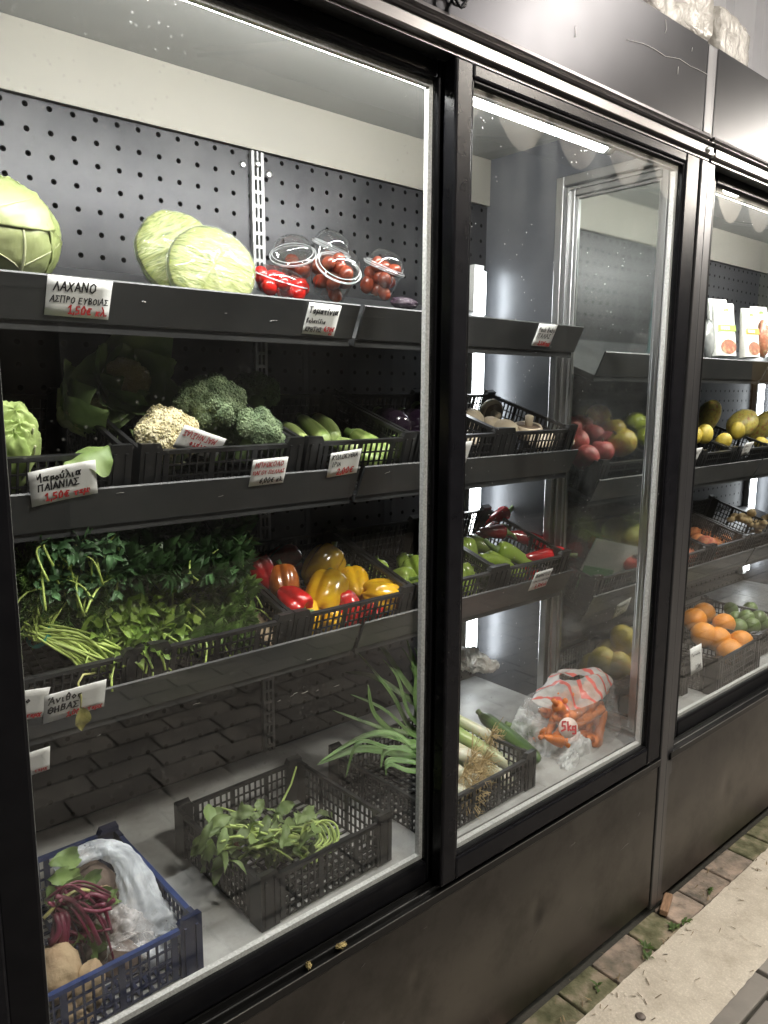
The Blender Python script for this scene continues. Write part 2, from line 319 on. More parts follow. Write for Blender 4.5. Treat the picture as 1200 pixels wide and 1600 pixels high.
# small weeds in the joints
weed_m = M('weed_leaf', (.09, .15, .03), .6, (.05, .09, .02), 30, trans=.2)
for i, (px, py, n) in enumerate([(1010, 1483, 9), (1052, 1450, 12), (1068, 1440, 6), (1012, 1497, 7), (935, 1543, 5), (1108, 1390, 5)]):
    c = atz(px, py, GZ+.004); q = random.Random(i); b = MB()
    for k in range(n):
        a = q.uniform(0, 6.28); b.leaf((q.uniform(-.008, .008), q.uniform(-.008, .008), 0), (math.cos(a), math.sin(a), q.uniform(.5, 1.5)), (0, 0, 1), q.uniform(.012, .028), .009, .8, 4)
    o = b.build('weed', weed_m); o.location = c
    tag(o, ['small weed sprouting nearest the camera side of the paver joint', 'largest leafy weed tuft at the edge of the cream strip', 'little weed beside the largest tuft at the strip edge', 'tiny weed in the joint in front of the dark base panel', 'sparse weed in the mossy pavers', 'weed at the foot of the right hand cooler'][i], 'weed', 'weeds in the paving joints')
# straw and crumbs of dry leaf blown onto the paving: nobody could count them
q = random.Random(12); b = MB()
for i in range(230):
    x, y = q.uniform(1.1, 3.4), (q.uniform(-.31, -.085) if q.random() < .55 else q.uniform(-.10, .008)); z = GZ+.0065; a = q.uniform(0, 3.14); l = q.uniform(.003, .013); d = Vector((math.cos(a), math.sin(a), 0))*l; n_ = Vector((-d.y, d.x, 0)).normalized()*q.uniform(.0005, .0016); p = Vector((x, y, z))
    b.add([p-d-n_, p+d-n_, p+d+n_+Vector((0, 0, .002)), p-d+n_], [(0, 1, 2, 3)], False)
tag(b.build('straw_litter', M('dry_straw', (.26, .19, .10), .85, (.10, .075, .045), 60, island=.5)), 'scattered bits of straw and dry leaf on the paving', 'litter', kind='stuff')
b = MB(); b.lathe([(0, .003), (.010, .003), (.013, 0)], 20); o = b.build('bottle_cap', M('rusty_cap', (.18, .15, .13), .5, (.09, .07, .06), 80)); o.location = atz(1001, 1588, GZ+.006)
tag(o, 'small dark bottle cap lying on the cream concrete strip', 'bottle cap')
# wooden wedge under the corner of the cooler
o = MB().box(-.05, .05, -.012, .012, 0, .018).build('wooden_wedge', M('worn_wood', (.33, .2, .12), .8, (.2, .12, .07), 30, stretch=(1, 8, 8)), bevel=.003)
o.location = atz(1034, 1406, GZ+.02); o.location.y = -.01; o.location.z = GZ+.005; o.rotation_euler = (0, .05, .35)
tag(o, 'small wooden wedge on the pavers under the post between coolers', 'wedge')

# buildings: the corrugated wall behind the coolers, the house across the street, the scalloped awning
bt = empty('corrugated_wall', (3, 1.5, GZ), label='grey ribbed metal wall rising behind the cooler tops', cat='wall')
b = MB(); x = -4.5
prof = []
while x < 9:
    prof += [(x, 0), (x+.30, 0), (x+.33, .045), (x+.38, .045), (x+.41, 0)]; x += .41
vs = [(p[0], -p[1], z) for z in (0, 5.5) for p in prof]; n = len(prof)
b.add(vs, [(i, i+1, n+i+1, n+i) for i in range(n-1)], False)
b.build('cladding', M('grey_cladding', (.40, .40, .42), .5, (.34, .34, .36), 3, rvar=.1), bt)
MB().box(-4.5, 9, -.10, 0.0, 2.98, 3.04).build('ledge', M('grey_ledge', (.45, .45, .46), .5), bt)
hs = empty('town_house', (0, -5, GZ), label='grey plastered house across the street with two dark panelled doors', cat='house')
wl = M('house_plaster', (.07, .07, .07), .8, (.055, .055, .055), 2, bump=.2)
b = MB(); xs = [-9, -1.9, -.9, 1.0, 2.0, 4.2, 5.4, 14]
for i in range(0, len(xs)-1): b.box(xs[i], xs[i+1], -.3, 0, (0 if i % 2 == 0 else 2.35), 6.5)
b.build('wall', wl, hs)
for x0, x1 in ((-1.9, -.9), (1.0, 2.0), (4.2, 5.4)):
    d = MB().box(x0+.06, x1-.06, -.16, -.10, 0, 2.29).build('door', M('dark_wood_door', (.03, .025, .022), .4), hs)
    b = MB()
    for zz in (.2, 1.25):
        for xx in (x0+.14, (x0+x1)/2+.04): b.box(xx, xx+(x1-x0)/2-.2, -.10, -.085, zz, zz+.9)
    b.build('panel', M('dark_wood_panel', (.045, .038, .033), .4), d, bevel=.006)
    b = MB(); b.box(x0, x0+.06, -.2, .02, 0, 2.35).box(x1-.06, x1, -.2, .02, 0, 2.35).box(x0+.06, x1-.06, -.2, .02, 2.29, 2.35)
    b.build('door_frame', M('pale_door_frame', (.1, .1, .1), .6), d)
aw = empty('awning', (0, -2.0, 3.14), label='cream canvas awning with a scalloped valance over the street', cat='awning')
aw_m = M('awning_canvas', (.74, .68, .60), .8, (.66, .61, .54), 5, trans=.15)
b = MB(); b.grid(40, 6, lambda u, v: (3.0+9*u, -2.7*v, .22+.75*v), False); b.build('canopy', aw_m, aw)
b = MB()
def val(u, v):
    x = 3.0+9*u; s = abs(math.sin(x*math.pi/.56))**.7
    return (x, .004*math.sin(x*9), .22*(1-v) + (.05-.32*s)*v)
b.grid(720, 4, val); b.build('valance', aw_m, aw)
b = MB()
for x in (3.05, 6, 9, 11.95): b.tube([(x, 0, .2), (x, -2.7, .93)], .018)
b.tube([(3, 0, .215), (12, 0, .215)], .02); b.build('awning_frame', M('white_tube_frame', (.6, .6, .6), .4), aw)
# warm lamps on arms in front of the awning (the headers mirror two; the nearest is added to light the paving)
bulb_m = emit('warm_bulb', (1, .93, .84), LAMP_L)
for i, (x, y, z) in enumerate([(.97, -1.7, 3.36), (3.43, -1.7, 3.41), (5.94, -1.7, 3.11)]):
    t = empty('street_lamp', (x, y, z), label=['warm bulb lamp on a long wall arm nearest the camera', 'warm bulb lamp on the middle long wall arm', 'warm bulb lamp on the farthest long wall arm'][i], cat='lamp', group='lamps on long wall arms over the street')
    MB().sphere((0, 0, 0), .16, 20, 12).build('bulb', bulb_m, t)
    MB().lathe([(.10, .13), (.24, .12), (.10, .20), (.03, .24), (0, .24)], 20).build('lamp_shade', black, t)
    MB().tube([(0, 0, .23), (0, -.02, .5), (0, -3.32, .75)], .014).build('arm', black, t)

# ------------------------------------------------------------------ the coolers
def ring(b, x0, x1, z0, z1, wl, wr, wb, wt, y0, y1):
    b.box(x0, x0+wl, y0, y1, z0, z1).box(x1-wr, x1, y0, y1, z0, z1)
    b.box(x0+wl, x1-wr, y0, y1, z0, z0+wb).box(x0+wl, x1-wr, y0, y1, z1-wt, z1)
def ringx(b, x0, x1, y0, y1, z0, z1, w):
    b.box(x0, x1, y0, y0+w, z0, z1).box(x0, x1, y1-w, y1, z0, z1)
    b.box(x0, x1, y0+w, y1-w, z0, z0+w).box(x0, x1, y0+w, y1-w, z1-w, z1)
YS, YB = .28, .70
def cooler(X, label, lips, first, dc=0.0, dr=0.0):   # dc shifts the middle, dr the right end (the second cooler is wider)
    c = empty('display_cooler', (X, 0, 0), label=label, cat='cooler', group='glass fronted coolers in a row')
    xi0, xi1 = (.17 if first else .14), 1.895+dr
    # carcass
    MB().box(xi0, xi1, .0665, .75, .43, .49).build('floor_tray', zinc, c)
    def face(x0, x1, z0, z1, y, dents, wv):          # sheet steel is never flat: a faint wave and a few knocks
        def f(u, v):
            x, z = x0+(x1-x0)*u, z0+(z1-z0)*v; d = wv*noise.noise(Vector((x*2.2+X, z*3, 1)))*math.sin(math.pi*u)*math.sin(math.pi*v)
            for dx, dz, r_, h_ in dents: d += h_*math.exp(-(((x-dx)/r_)**2+((z-dz)/(r_*1.6))**2))
            return (x, y+d, z)
        return f
    dn = [(1.36, .235, .020, .0035), (1.375, .20, .012, -.002), (.98, .22, .025, .003), (.955, .27, .016, .004), (1.62, .10, .03, .003), (.62, .15, .03, .004)] if first else [(.55, .2, .03, .003)]
    b = MB(); b.box(.16, 1.90+dr, .003, .012, -.012, .425); b.build('base_core', black, c)
    MB().grid(160, 40, face(.16, 1.90+dr, -.012, .426, -.001, dn, .004)).build('base_panel', base_m, c)
    MB().box(.16, 1.90+dr, .06, .7, GZ, -.012).build('plinth', black, c)
    MB().box(.15, 1.905+dr, .004, .05, 2.128, 2.335).build('header_core', black, c)
    MB().grid(120, 16, face(.15, 1.905+dr, 2.128, 2.3355, .0, [], .003)).build('header_panel', steel, c)
    MB().box(.15, 1.94+dr, .05, .78, 2.30, 2.334).build('roof_panel', steel, c)
    MB().box(.15, 1.94+dr, .73, .78, GZ, 2.30).build('rear_panel', wall_m, c)
    rail = [(.03, 2.127), (-.006, 2.127), (-.007, 2.121), (.0, 2.119), (.0, 2.114), (-.007, 2.112), (-.010, 2.108), (-.008, 2.104), (.001, 2.101), (.004, 2.099), (-.012, 2.097), (-.013, 2.095), (-.013, 2.078), (-.011, 2.076), (-.002, 2.074), (-.002, 2.068), (.03, 2.068)]
    MB().prof_x(rail, .15, 1.945+dr).build('top_rail', M('rail_bronze', (.20, .19, .19), .3, (.16, .155, .155), 6, metal=1, stretch=(.3, 4, 14)), c)
    sill = [(.03, .458), (.026, .458), (.026, .447), (.012, .447), (.012, .455), (.009, .455), (.009, .445), (-.004, .445), (-.004, .452), (-.008, .453), (-.008, .434), (-.003, .428), (.03, .428)]
    MB().prof_x(sill, .15, 1.903+dr).build('sill_track', M('sill_black', (.006, .006, .006), .28, spec=.3), c)
    for ty, tz in ((-.0088, .4528), (.0105, .4556)): MB().box(.2, 1.90+dr, ty, ty+.0014, tz-.0006, tz+.0008).build('track_edge', alu, c)
    for bx in ((1.909+dr, 1.944+dr, -.004, .06, GZ+.03, 2.066), (1.9475+dr, 1.985+dr, -.001, .06, GZ+.03, 2.066), (1.907+dr, 1.9445+dr, -.002, .05, 2.1285, 2.333), (1.947+dr, 1.9855+dr, .0015, .05, 2.1285, 2.336)):
        MB().box(*bx).build('corner_post', M('post_steel', (.13, .13, .135), .33, (.10, .10, .105), 4, metal=.8, stretch=(9, 9, .6), rvar=.06), c, bevel=.003)
    MB().sphere((1.915+dr, -.012, 2.086), .008, 8, 6).build('screw', alu, c); MB().sphere((1.955+dr, -.004, 2.083), .008, 8, 6).build('screw', alu, c)
    if first:
        MB().box(.135, .2, .0, .06, GZ+.03, 2.066).build('end_post', black, c, bevel=.004)
        MB().box(.14, .165, .06, .75, GZ, 2.30).build('side_wall', wall_m, c)
    # ceiling, duct band, perforated back
    MB().box(xi0, xi1, .055, .73, 2.207, 2.225).build('ceiling_panel', grey_en, c)
    MB().box(xi0, xi1, .05, .06, 2.075, 2.206).build('light_baffle', grey_en, c)
    MB().box(xi0, xi1-.002, .687, .699, 2.068, 2.206).build('duct_band', cream_m, c)
    for x0, x1 in ((xi0, 1.022+dc), (1.058+dc, xi1)):
        o = MB().box(x0, x1, .70, .712, .49, 2.066).build('back_panel', peg, c)
    b = MB(); b.box(1.0225+dc, 1.0305+dc, .69, .712, .49, 2.066).box(1.0375+dc, 1.0425+dc, .69, .712, .49, 2.066).box(1.0495+dc, 1.0575+dc, .69, .712, .49, 2.066)
    for i in range(48): b.box(1.0305+dc, 1.0375+dc, .6905, .712, .5+i*.0326, .5+i*.0326+.008).box(1.0425+dc, 1.0495+dc, .6905, .712, .5+i*.0326, .5+i*.0326+.008)
    b.build('slotted_upright', M('upright_grey', (.3, .3, .3), .4, metal=.6), c)
    for dx, z in ((1.003+dc, 2.03), (1.04+dc, 2.036), (1.077+dc, 2.02)): MB().lathe([(.003, 0), (.008, .0), (.008, .004), (.003, .005), (0, .003)], 12, mat=Matrix.Translation((dx, .69 if z == 2.036 else .70, z)) @ Matrix.Rotation(R(90), 4, 'X')).build('bolt', alu, c)
    # side wall with its window
    b = MB(); xa, xb = xi1, xi1+.045
    b.box(xa, xb, .4275, .73, .43, 2.30).box(xa, xb, .062, .4275, 2.1005, 2.2995).box(xa, xb, .062, .4275, .43, .4695)
    b.build('side_wall', wall_m, c)
    wf = None
    b = MB(); ringx(b, xa-.006, xb+.006, .045, .427, .47, 2.10, .026); wf = b.build('side_window', alu, c, bevel=.0025)
    b = MB(); ringx(b, xa+.010, xb-.010, .0712, .4008, .4962, 2.0738, .030); b.build('window_frame', alu, wf, bevel=.003)
    b = MB(); ringx(b, xa+.002, xb-.002, .078, .394, .503, 2.067, .006); ringx(b, xa+.016, xb-.016, .1013, .3707, .5263, 2.0437, .008); b.build('window_bead', alu, wf, bevel=.001)
    fg = MB().box(xa+.020, xa+.025, .1095, .3625, .5345, 2.0355).build('pane', fog, wf)
    # shelves
    for zt, tn in lips:
        for x0, x1 in ((xi0+.012, 1.033+dc), (1.047+dc, 1.846+dr)):
            zb = zt-.066; yb = .31
            bd = MB(); bd.add([(x0, .318, zb-.020), (x1, .318, zb-.020), (x1, .318, zb-.001), (x0, .318, zb-.001), (x0, .69, zb-.020+tn*.372), (x1, .69, zb-.020+tn*.372), (x1, .69, zb-.001+tn*.372), (x0, .69, zb-.001+tn*.372)],
                       [(0, 1, 2, 3), (5, 4, 7, 6), (3, 2, 6, 7), (1, 0, 4, 5), (0, 3, 7, 4), (2, 1, 5, 6)], False)
            sh = bd.build('shelf', shelf_m, c, bevel=.0015)
            pr_ = MB().prof_x([(.3135, zb), (.2835, zt), (.2805, zt+.001), (.2785, zt-.002), (.3095, zb-.003), (.3165, zb-.004), (.3165, zb)], x0, x1).build('price_rail', shelf_m, sh)
            for xx in (x0+.004, x1-.007):
                b = MB(); b.add([(xx, .35, zb-.021+tn*.03), (xx, .69, zb-.021+tn*.372), (xx, .69, zb-.08+tn*.372), (xx+.003, .35, zb-.021+tn*.03), (xx+.003, .69, zb-.021+tn*.372), (xx+.003, .69, zb-.08+tn*.372)], [(0, 1, 2), (5, 4, 3), (0, 3, 4, 1), (1, 4, 5, 2), (2, 5, 3, 0)], False)
                b.build('shelf_bracket', shelf_m, sh)
    # lamps inside
    tb = MB().tube([(.24, .10, 2.063), (1.63+dr, .10, 2.063)], .0135, 14).build('tube_lamp', tube_m, c)
    wp = M('white_plastic', (.7, .7, .68), .4)
    MB().tube([(1.631+dr, .10, 2.063), (1.66+dr, .10, 2.063)], .0145, 14).box(1.655+dr, 1.675+dr, .062, .115, 2.06, 2.10).build('lamp_holder', wp, tb); MB().box(.215, .239, .062, .115, 2.06, 2.10).build('lamp_holder', wp, tb)
    vb = MB().box(1.820+dr, 1.852+dr, .655, .672, .56, 1.86).build('strip_lamp', vtube_m, c, bevel=.005)
    MB().box(1.814+dr, 1.858+dr, .6735, .70, .54, 1.88).build('lamp_holder', MATS.get('white_plastic'), vb)
    # sliding doors: the left one runs behind the right one
    d = empty('door', (0, 0, 0)); d.parent = c
    b = MB(); ring(b, .2015, 1.076+dc, .452, 2.073, .057, .060, .0505, .0345, .034, .064); b.build('door_frame', blackg, d, bevel=.006)
    for gx, gr in ((1.040+dc, .0042), (1.054+dc, .0036)): MB().tube([(gx, .0335, .47), (gx, .0335, 2.03)], gr, 8).build('grip_bead', blackg, d)
    MB().box(.2587, 1.0158+dc, .044, .048, .5027, 2.0383).build('glass', glassL, d)
    b = MB(); ring(b, .2590, 1.0155+dc, .503, 2.038, .002, .010, .010, .010, .049, .060); b.build('spacer', spacer, d)
    d = empty('door', (0, 0, 0)); d.parent = c
    b = MB(); ring(b, 1.020+dc, 1.895+dr, .459, 2.067, .044, .066, .050, .026, -.006, .027); b.build('door_frame', black, d, bevel=.005)
    b = MB(); ring(b, 1.0645+dc, 1.8285+dr, .5095, 2.0405, .0055, .0055, .0055, .0055, -.002, .020); b.build('glazing_bead', blackg, d, bevel=.002)
    MB().box(1.0702+dc, 1.8228+dr, .006, .010, .5152, 2.0348).build('glass', glassR, d)
    b = MB(); ring(b, 1.0704+dc, 1.8226+dr, .5154, 2.0346, .005, .010, .010, .010, .012, .024); b.build('spacer', spacer, d)
    return c
def fog_mat():
    mt, n, L = new_mat('fogged_glass'); o = n.new('ShaderNodeOutputMaterial')
    g = n.new('ShaderNodeBsdfRefraction'); g.inputs['IOR'].default_value = 1.12; g.inputs['Roughness'].default_value = .16; g.inputs[0].default_value = (.86, .88, .86, 1)
    d = n.new('ShaderNodeBsdfGlossy'); d.inputs['Roughness'].default_value = .1
    df = n.new('ShaderNodeBsdfDiffuse'); df.inputs[0].default_value = (.6, .62, .62, 1); tl = n.new('ShaderNodeBsdfTranslucent'); tl.inputs[0].default_value = (.6, .62, .62, 1)
    m0 = n.new('ShaderNodeMixShader'); m0.inputs[0].default_value = .5; L.new(df.outputs[0], m0.inputs[1]); L.new(tl.outputs[0], m0.inputs[2])
    m1 = n.new('ShaderNodeMixShader'); m1.inputs[0].default_value = .08; L.new(g.outputs[0], m1.inputs[1]); L.new(d.outputs[0], m1.inputs[2])
    tc = n.new('ShaderNodeTexCoord'); nz = n.new('ShaderNodeTexNoise'); nz.inputs['Scale'].default_value = 5; nz.inputs['Detail'].default_value = 8; L.new(tc.outputs['Object'], nz.inputs['Vector'])
    mr = n.new('ShaderNodeMapRange'); mr.inputs[1].default_value = .3; mr.inputs[2].default_value = .8; mr.inputs[3].default_value = .0; mr.inputs[4].default_value = .10; L.new(nz.outputs[0], mr.inputs[0])
    m2 = n.new('ShaderNodeMixShader'); L.new(mr.outputs[0], m2.inputs[0]); L.new(m1.outputs[0], m2.inputs[1]); L.new(m0.outputs[0], m2.inputs[2])
    L.new(m2.outputs[0], o.inputs[0]); return mt
fog = fog_mat()
T1, T2 = .38, .30
A = cooler(0, 'glass fronted cooler of cabbages, broccoli and peppers, nearest the camera', [(1.667, T1), (1.321, T2), (.962, T2)], True)
B = cooler(1.81, 'glass fronted cooler of fruit and packs at the right edge', [(1.603, T1), (1.222, T2), (.858, T2)], False, .25, .31)
# old scratches and drips on the header steel, scuffs on a price rail
dsc_m = M('dull_scratch', (.16, .15, .14), .6); scr_m = M('bare_scratch', (.55, .54, .52), .5)
hp = [c for c in A.children if c.name.startswith('header_panel')][0]
for P_ in ([(980, 62), (1005, 68), (1022, 76), (1040, 88), (1052, 90), (1062, 92), (1080, 104), (1090, 108), (1105, 116)], [(1040, 30), (1041, 46), (1039, 52)], [(1082, 74), (1081, 80)], [(900, 40), (899, 58)], [(760, 48), (763, 60)], [(1060, 104), (1059, 116)]):
    MB().tube([at(x, y, -.0012) for x, y in P_], .0005, 4).build('scratch', scr_m, hp)
bp = [c for c in A.children if c.name.startswith('base_panel')][0]; q = random.Random(8)
for i in range(16):
    x, z = q.uniform(.5, 1.85), q.uniform(.02, .40); a = q.gauss(0, .5); l = q.uniform(.01, .05)
    MB().tube([(x+l*k/3*math.cos(a), -.0016, z+l*k/3*math.sin(a)+q.uniform(-.001, .001)) for k in range(4)], .0004, 4).build('scratch', dsc_m, bp)
# wrapped packages and a cable on top of the coolers
wrap_m = film_mat('white_wrap', (.30, .285, .26), .12, 22, .9, .25, dist=.02)
box_in = M('pack_carton', (.32, .31, .29), .6, (.3, .3, .31), 6, stretch=(.1, .1, 6))
def package(name, lab, loc, sx, sy, sz, rz, seed):
    t = empty(name, loc, (0, 0, rz), lab, 'package', 'wrapped packages on the cooler tops')
    b = MB()
    for i in range(4): b.box(-sx/2, sx/2, -sy/2, sy/2, i*sz/4+.002, (i+1)*sz/4-.001)
    b.build('carton', box_in, t, bevel=.004)
    b = MB()
    def f(d):
        k = 1/max(abs(d.x), abs(d.y), abs(d.z)); k = min(k, 1.62)
        return k*.985*(1.03+.022*fbm(d*5+Vector((seed, 0, 0)))+.018*noise.noise(d*14))
    b.sphere((0, 0, sz/2+.004), (sx/2+.004, sy/2+.004, sz/2+.004), 48, 32, f); b.build('plastic_wrap', wrap_m, t)
package('wrapped_package', 'white plastic wrapped package on the cooler top, behind the header seam', (2.075, .10, 2.336), .20, .15, .105, .1, 1)
package('wrapped_package', 'crumpled white wrapped package cut by the top edge of the photo', (1.80, .09, 2.336), .24, .15, .16, -.1, 4)
b = MB(); c0 = at(712, 8, -.016)
pts = []
for i in range(40):
    a = i/39*11; r_ = .016+.002*math.sin(i); pts.append(c0+Vector((r_*math.cos(a)+.01*i/39, -.004*i/39, r_*.8*math.sin(a)+.012)))
pts += [c0+Vector((.035, -.004, .03)), c0+Vector((.06, .0, .06)), c0+Vector((.08, .01, .2))]
b.tube(pts, .0028, 6); tag(b.build('cable', black), 'thin black cable looped over the top rail of the left cooler', 'cable')
# ------------------------------------------------------------------ handwriting: a small stroke alphabet drawn as marker ribbons
GL = {'Λ': '0,0 .3,1 .6,0', 'Α': '0,0 .3,1 .6,0|.12,.38 .5,.36', 'Χ': '0,0 .55,1|.05,1 .55,0', 'Ν': '0,0 .05,1 .5,.05 .55,1', 'Ο': '.3,1 .05,.7 .1,.15 .35,0 .6,.3 .55,.8 .3,1',
 'Σ': '.55,.95 .05,1 .32,.5 .0,.02 .58,.05', 'Π': '.05,0 .05,1|0,.97 .6,1|.52,1 .55,0', 'Ρ': '.08,0 .08,1 .45,.9 .48,.62 .1,.5', 'Ε': '.5,1 .08,.97 .06,.03 .52,.02|.08,.52 .42,.53', 'Υ': '0,1 .28,.5 .55,1|.28,.5 .25,0',
 'Β': '.08,0 .08,1 .42,.9 .4,.6 .1,.52 .48,.4 .46,.08 .08,0', 'Ι': '.1,0 .1,1', 'Τ': '0,.97 .6,1|.3,1 .28,0', 'Κ': '.06,0 .06,1|.5,1 .08,.48 .52,0', 'Η': '.06,0 .06,1|.52,0 .52,1|.06,.5 .52,.52', 'Μ': '0,0 .1,1 .33,.4 .56,1 .66,0',
 'Γ': '.06,0 .06,1 .5,.97', 'Θ': '.3,1 .05,.7 .08,.2 .32,0 .58,.25 .55,.8 .3,1|.15,.5 .48,.52', 'Δ': '0,0 .3,1 .6,0 0,0', 'P': '.08,0 .08,1 .45,.9 .48,.62 .1,.5', 'B': '.08,0 .08,1 .42,.9 .4,.6 .1,.52 .48,.4 .46,.08 .08,0',
 'a': '.42,.5 .1,.5 .05,.1 .3,.05 .42,.5 .46,0', 'c': '.4,.5 .12,.48 .06,.1 .4,.06', 'k': '.08,0 .08,1|.4,.55 .1,.25 .42,0', 'b': '.08,1 .08,0 .38,.05 .4,.42 .1,.5', 'y': '.05,.55 .22,.1|.45,.55 .12,-.35', 'g': '.42,.5 .1,.5 .06,.12 .4,.12|.43,.55 .4,-.3 .08,-.3',
 'ο': '.22,.55 .04,.3 .2,0 .42,.25 .22,.55', 'μ': '.0,-.3 .08,.55 .1,.05 .38,.08 .42,.55|.42,.3 .5,0', 'α': '.5,.55 .3,.05 .08,.08 .08,.45 .3,.5 .5,0', 'τ': '0,.52 .45,.55|.22,.54 .24,.05 .34,.03', 'ί': '.1,.5 .12,.04 .2,.02|.12,.7 .22,.95', 'ι': '.08,.55 .1,.04 .2,.03', 'ν': '.02,.55 .18,.02 .4,.55',
 'β': '.05,-.3 .08,.9 .35,.95 .32,.6 .14,.5 .42,.35 .36,.02 .1,.05', 'ε': '.38,.52 .08,.5 .25,.28 .05,.1 .4,.06', 'λ': '.02,1 .2,.7 .45,0|.25,.5 .0,0', 'δ': '.4,.98 .12,.9 .38,.4 .25,.02 .06,.2 .3,.5', 'ρ': '.05,-.35 .1,.45 .36,.5 .38,.12 .1,.1', 'ύ': '.02,.55 .1,.08 .34,.08 .42,.55|.22,.72 .34,.95', 'θ': '.22,1 .06,.6 .12,.05 .34,.1 .38,.7 .22,1|.08,.5 .36,.5',
 'ς': '.4,.5 .1,.45 .12,.12 .34,.05 .25,-.2', 'χ': '.0,.55 .4,-.25|.4,.55 .02,-.25', 'κ': '.06,0 .08,.55|.38,.55 .1,.28 .4,0', 'Ά': '.08,0 .36,1 .64,0|.2,.38 .56,.36|.0,.8 .1,1', '0': '.25,1 .04,.6 .12,.02 .38,.05 .48,.6 .25,1', '1': '.05,.75 .28,1 .26,0|.08,0 .45,.02',
 '2': '.05,.8 .25,1 .45,.75 .02,.02 .5,.02', '3': '.05,.95 .42,.98 .2,.55 .46,.35 .3,0 .02,.1', '5': '.45,1 .1,.98 .08,.55 .4,.52 .44,.15 .05,.0', '6': '.38,1 .1,.6 .06,.15 .3,0 .44,.25 .3,.48 .08,.3', '7': '.02,.97 .48,1 .15,0', '4': '.35,0 .36,1 .0,.35 .5,.36', '8': '.25,.52 .06,.8 .25,1 .42,.8 .08,.25 .25,0 .44,.25 .25,.52',
 ',': '.08,.08 .02,-.18', '.': '.04,.0 .08,.06', '€': '.5,.9 .2,.9 .1,.5 .2,.08 .5,.1|.0,.58 .38,.6|.0,.4 .35,.42', '-': '0,.45 .35,.47', 'G': '.48,.85 .2,1 .04,.5 .2,.02 .48,.15 .48,.45 .3,.45', 'r': '.06,0 .08,.5 .3,.55', 'e': '.05,.3 .4,.32 .25,.55 .05,.3 .12,.05 .4,.08', 'n': '.05,0 .06,.5 .35,.5 .38,0'}
def write(b, text, size, x, y, wgt=.0017, seed=0, limit=None):
    if limit:                          # squeeze a line that would run off the card
        t_ = MB(); e = write(t_, text, size, x, y, wgt, seed)
        if e > limit: size *= (limit-x)/(e-x)
    q = random.Random(seed+len(text)); cx = x
    for ch in text:
        if ch == ' ': cx += size*.42; continue
        g = GL.get(ch)
        if not g: continue
        jx, jy, sl, sz = q.uniform(-.03, .03), q.uniform(-.06, .06), q.uniform(0, .16), q.uniform(.9, 1.08)
        wmax = 0
        for st in g.split('|'):
            pts = [tuple(map(float, p.split(','))) for p in st.split()]
            pts = [((px+jx+py*sl)*sz, (py+jy)*sz) for px, py in pts]
            wmax = max(wmax, max(p[0] for p in pts))
            for (ax, ay), (bx, by) in zip(pts, pts[1:]):
                A_ = Vector((cx+ax*size, y+ay*size)); B_ = Vector((cx+bx*size, y+by*size)); d = B_-A_
                if d.length < 1e-6: continue
                d.normalize(); nn = Vector((-d.y, d.x))*wgt*.5; e = d*wgt*.4
                z = .0012+q.uniform(0, .0002)
                b.add([(*(A_-e-nn), z), (*(B_+e-nn), z), (*(B_+e+nn), z), (*(A_-e+nn), z)], [(0, 1, 2, 3)], False)
        cx += size*(wmax+.17)
    return cx
LIPU = Vector((0, -.03, .066)).normalized()
def card(pos, w, h, roll, lines, label, up=LIPU, xd=Vector((1, 0, 0)), bend=.0, group='handwritten price cards'):
    """a paper price card; lines = (text, letter height, x, y, ink, weight)"""
    n = xd.cross(up); M3 = Matrix((xd, up, n)).transposed().to_4x4() @ Matrix.Rotation(R(roll), 4, 'Z')
    b = MB(); k = len(label)
    b.grid(6, 4, lambda u, v: ((u-.5)*w, (v-.5)*h, bend*((u-.5)**2)*4*w))
    o = b.build('price_card', paper); s = o.modifiers.new('thickness', 'SOLIDIFY'); s.thickness = .0006; s.offset = -1
    M3.translation = Vector(pos); o.matrix_world = M3
    tag(o, label, 'price card', group)
    for nm, ik in (('writing', 'k'), ('price_writing', 'r')):
        b = MB()
        for i, (t, sz, x, y, c, *wg) in enumerate(lines):
            mx_ = wg[1]-w/2 if len(wg) > 1 else None
            if c == ik: write(b, t, sz, x-w/2, y-h/2, (wg[0] if wg else .0019)*(1.3 if sz > .012 else 1.02), i+k, (mx_ or w/2-.003))
        if b.f:
            c = b.build(nm, ink_k if ik == 'k' else ink_r); c.parent = o
    return o
def lip(px, py):                      # the point of the leaning price rails seen at a pixel
    zt = min((1.667, 1.321, .962), key=lambda z: abs(z-.03-at(px, py, .292).z)); y = .292
    for i in range(6): y = .28+(zt-at(px, py, y).z)*.03/.066
    return at(px, py, y)+Vector((0, -.0045, -.002))
card(lip(122, 464), .104, .066, -1, [('ΛΑΧΑΝΟ', .0145, .010, .043, 'k'), ('ΑΣΠΡΟ ΕΥΒΟΙΑΣ', .0115, .006, .024, 'k', .0016), ('1,50€ κλ.', .0145, .036, .006, 'r')], 'white price card for cabbage reading ΛΑΧΑΝΟ on the top shelf lip')
card(lip(501, 498), .082, .066, -1, [('Τοματίνια', .0145, .004, .045, 'k'), ('βελανίδια', .012, .003, .025, 'k', .0017, .052), ('ΚΡΗΤΗΣ', .0115, .005, .006, 'k', .0017, .047), ('6,70€', .015, .052, .010, 'r', .0017), ('κλ', .007, .066, .002, 'r', .0013)], 'white price card for small tomatoes reading Τοματίνια, under the clear tubs')
card(lip(849, 523), .078, .062, 0, [('Pack Baby', .0135, .006, .041, 'k', .0014), ('ΙΤΑΛΙΑΣ', .0125, .006, .023, 'k', .0014), ('2,30€τμχ', .0125, .022, .004, 'r', .0017)], 'white price card reading Pack Baby near the right end of the top shelf')
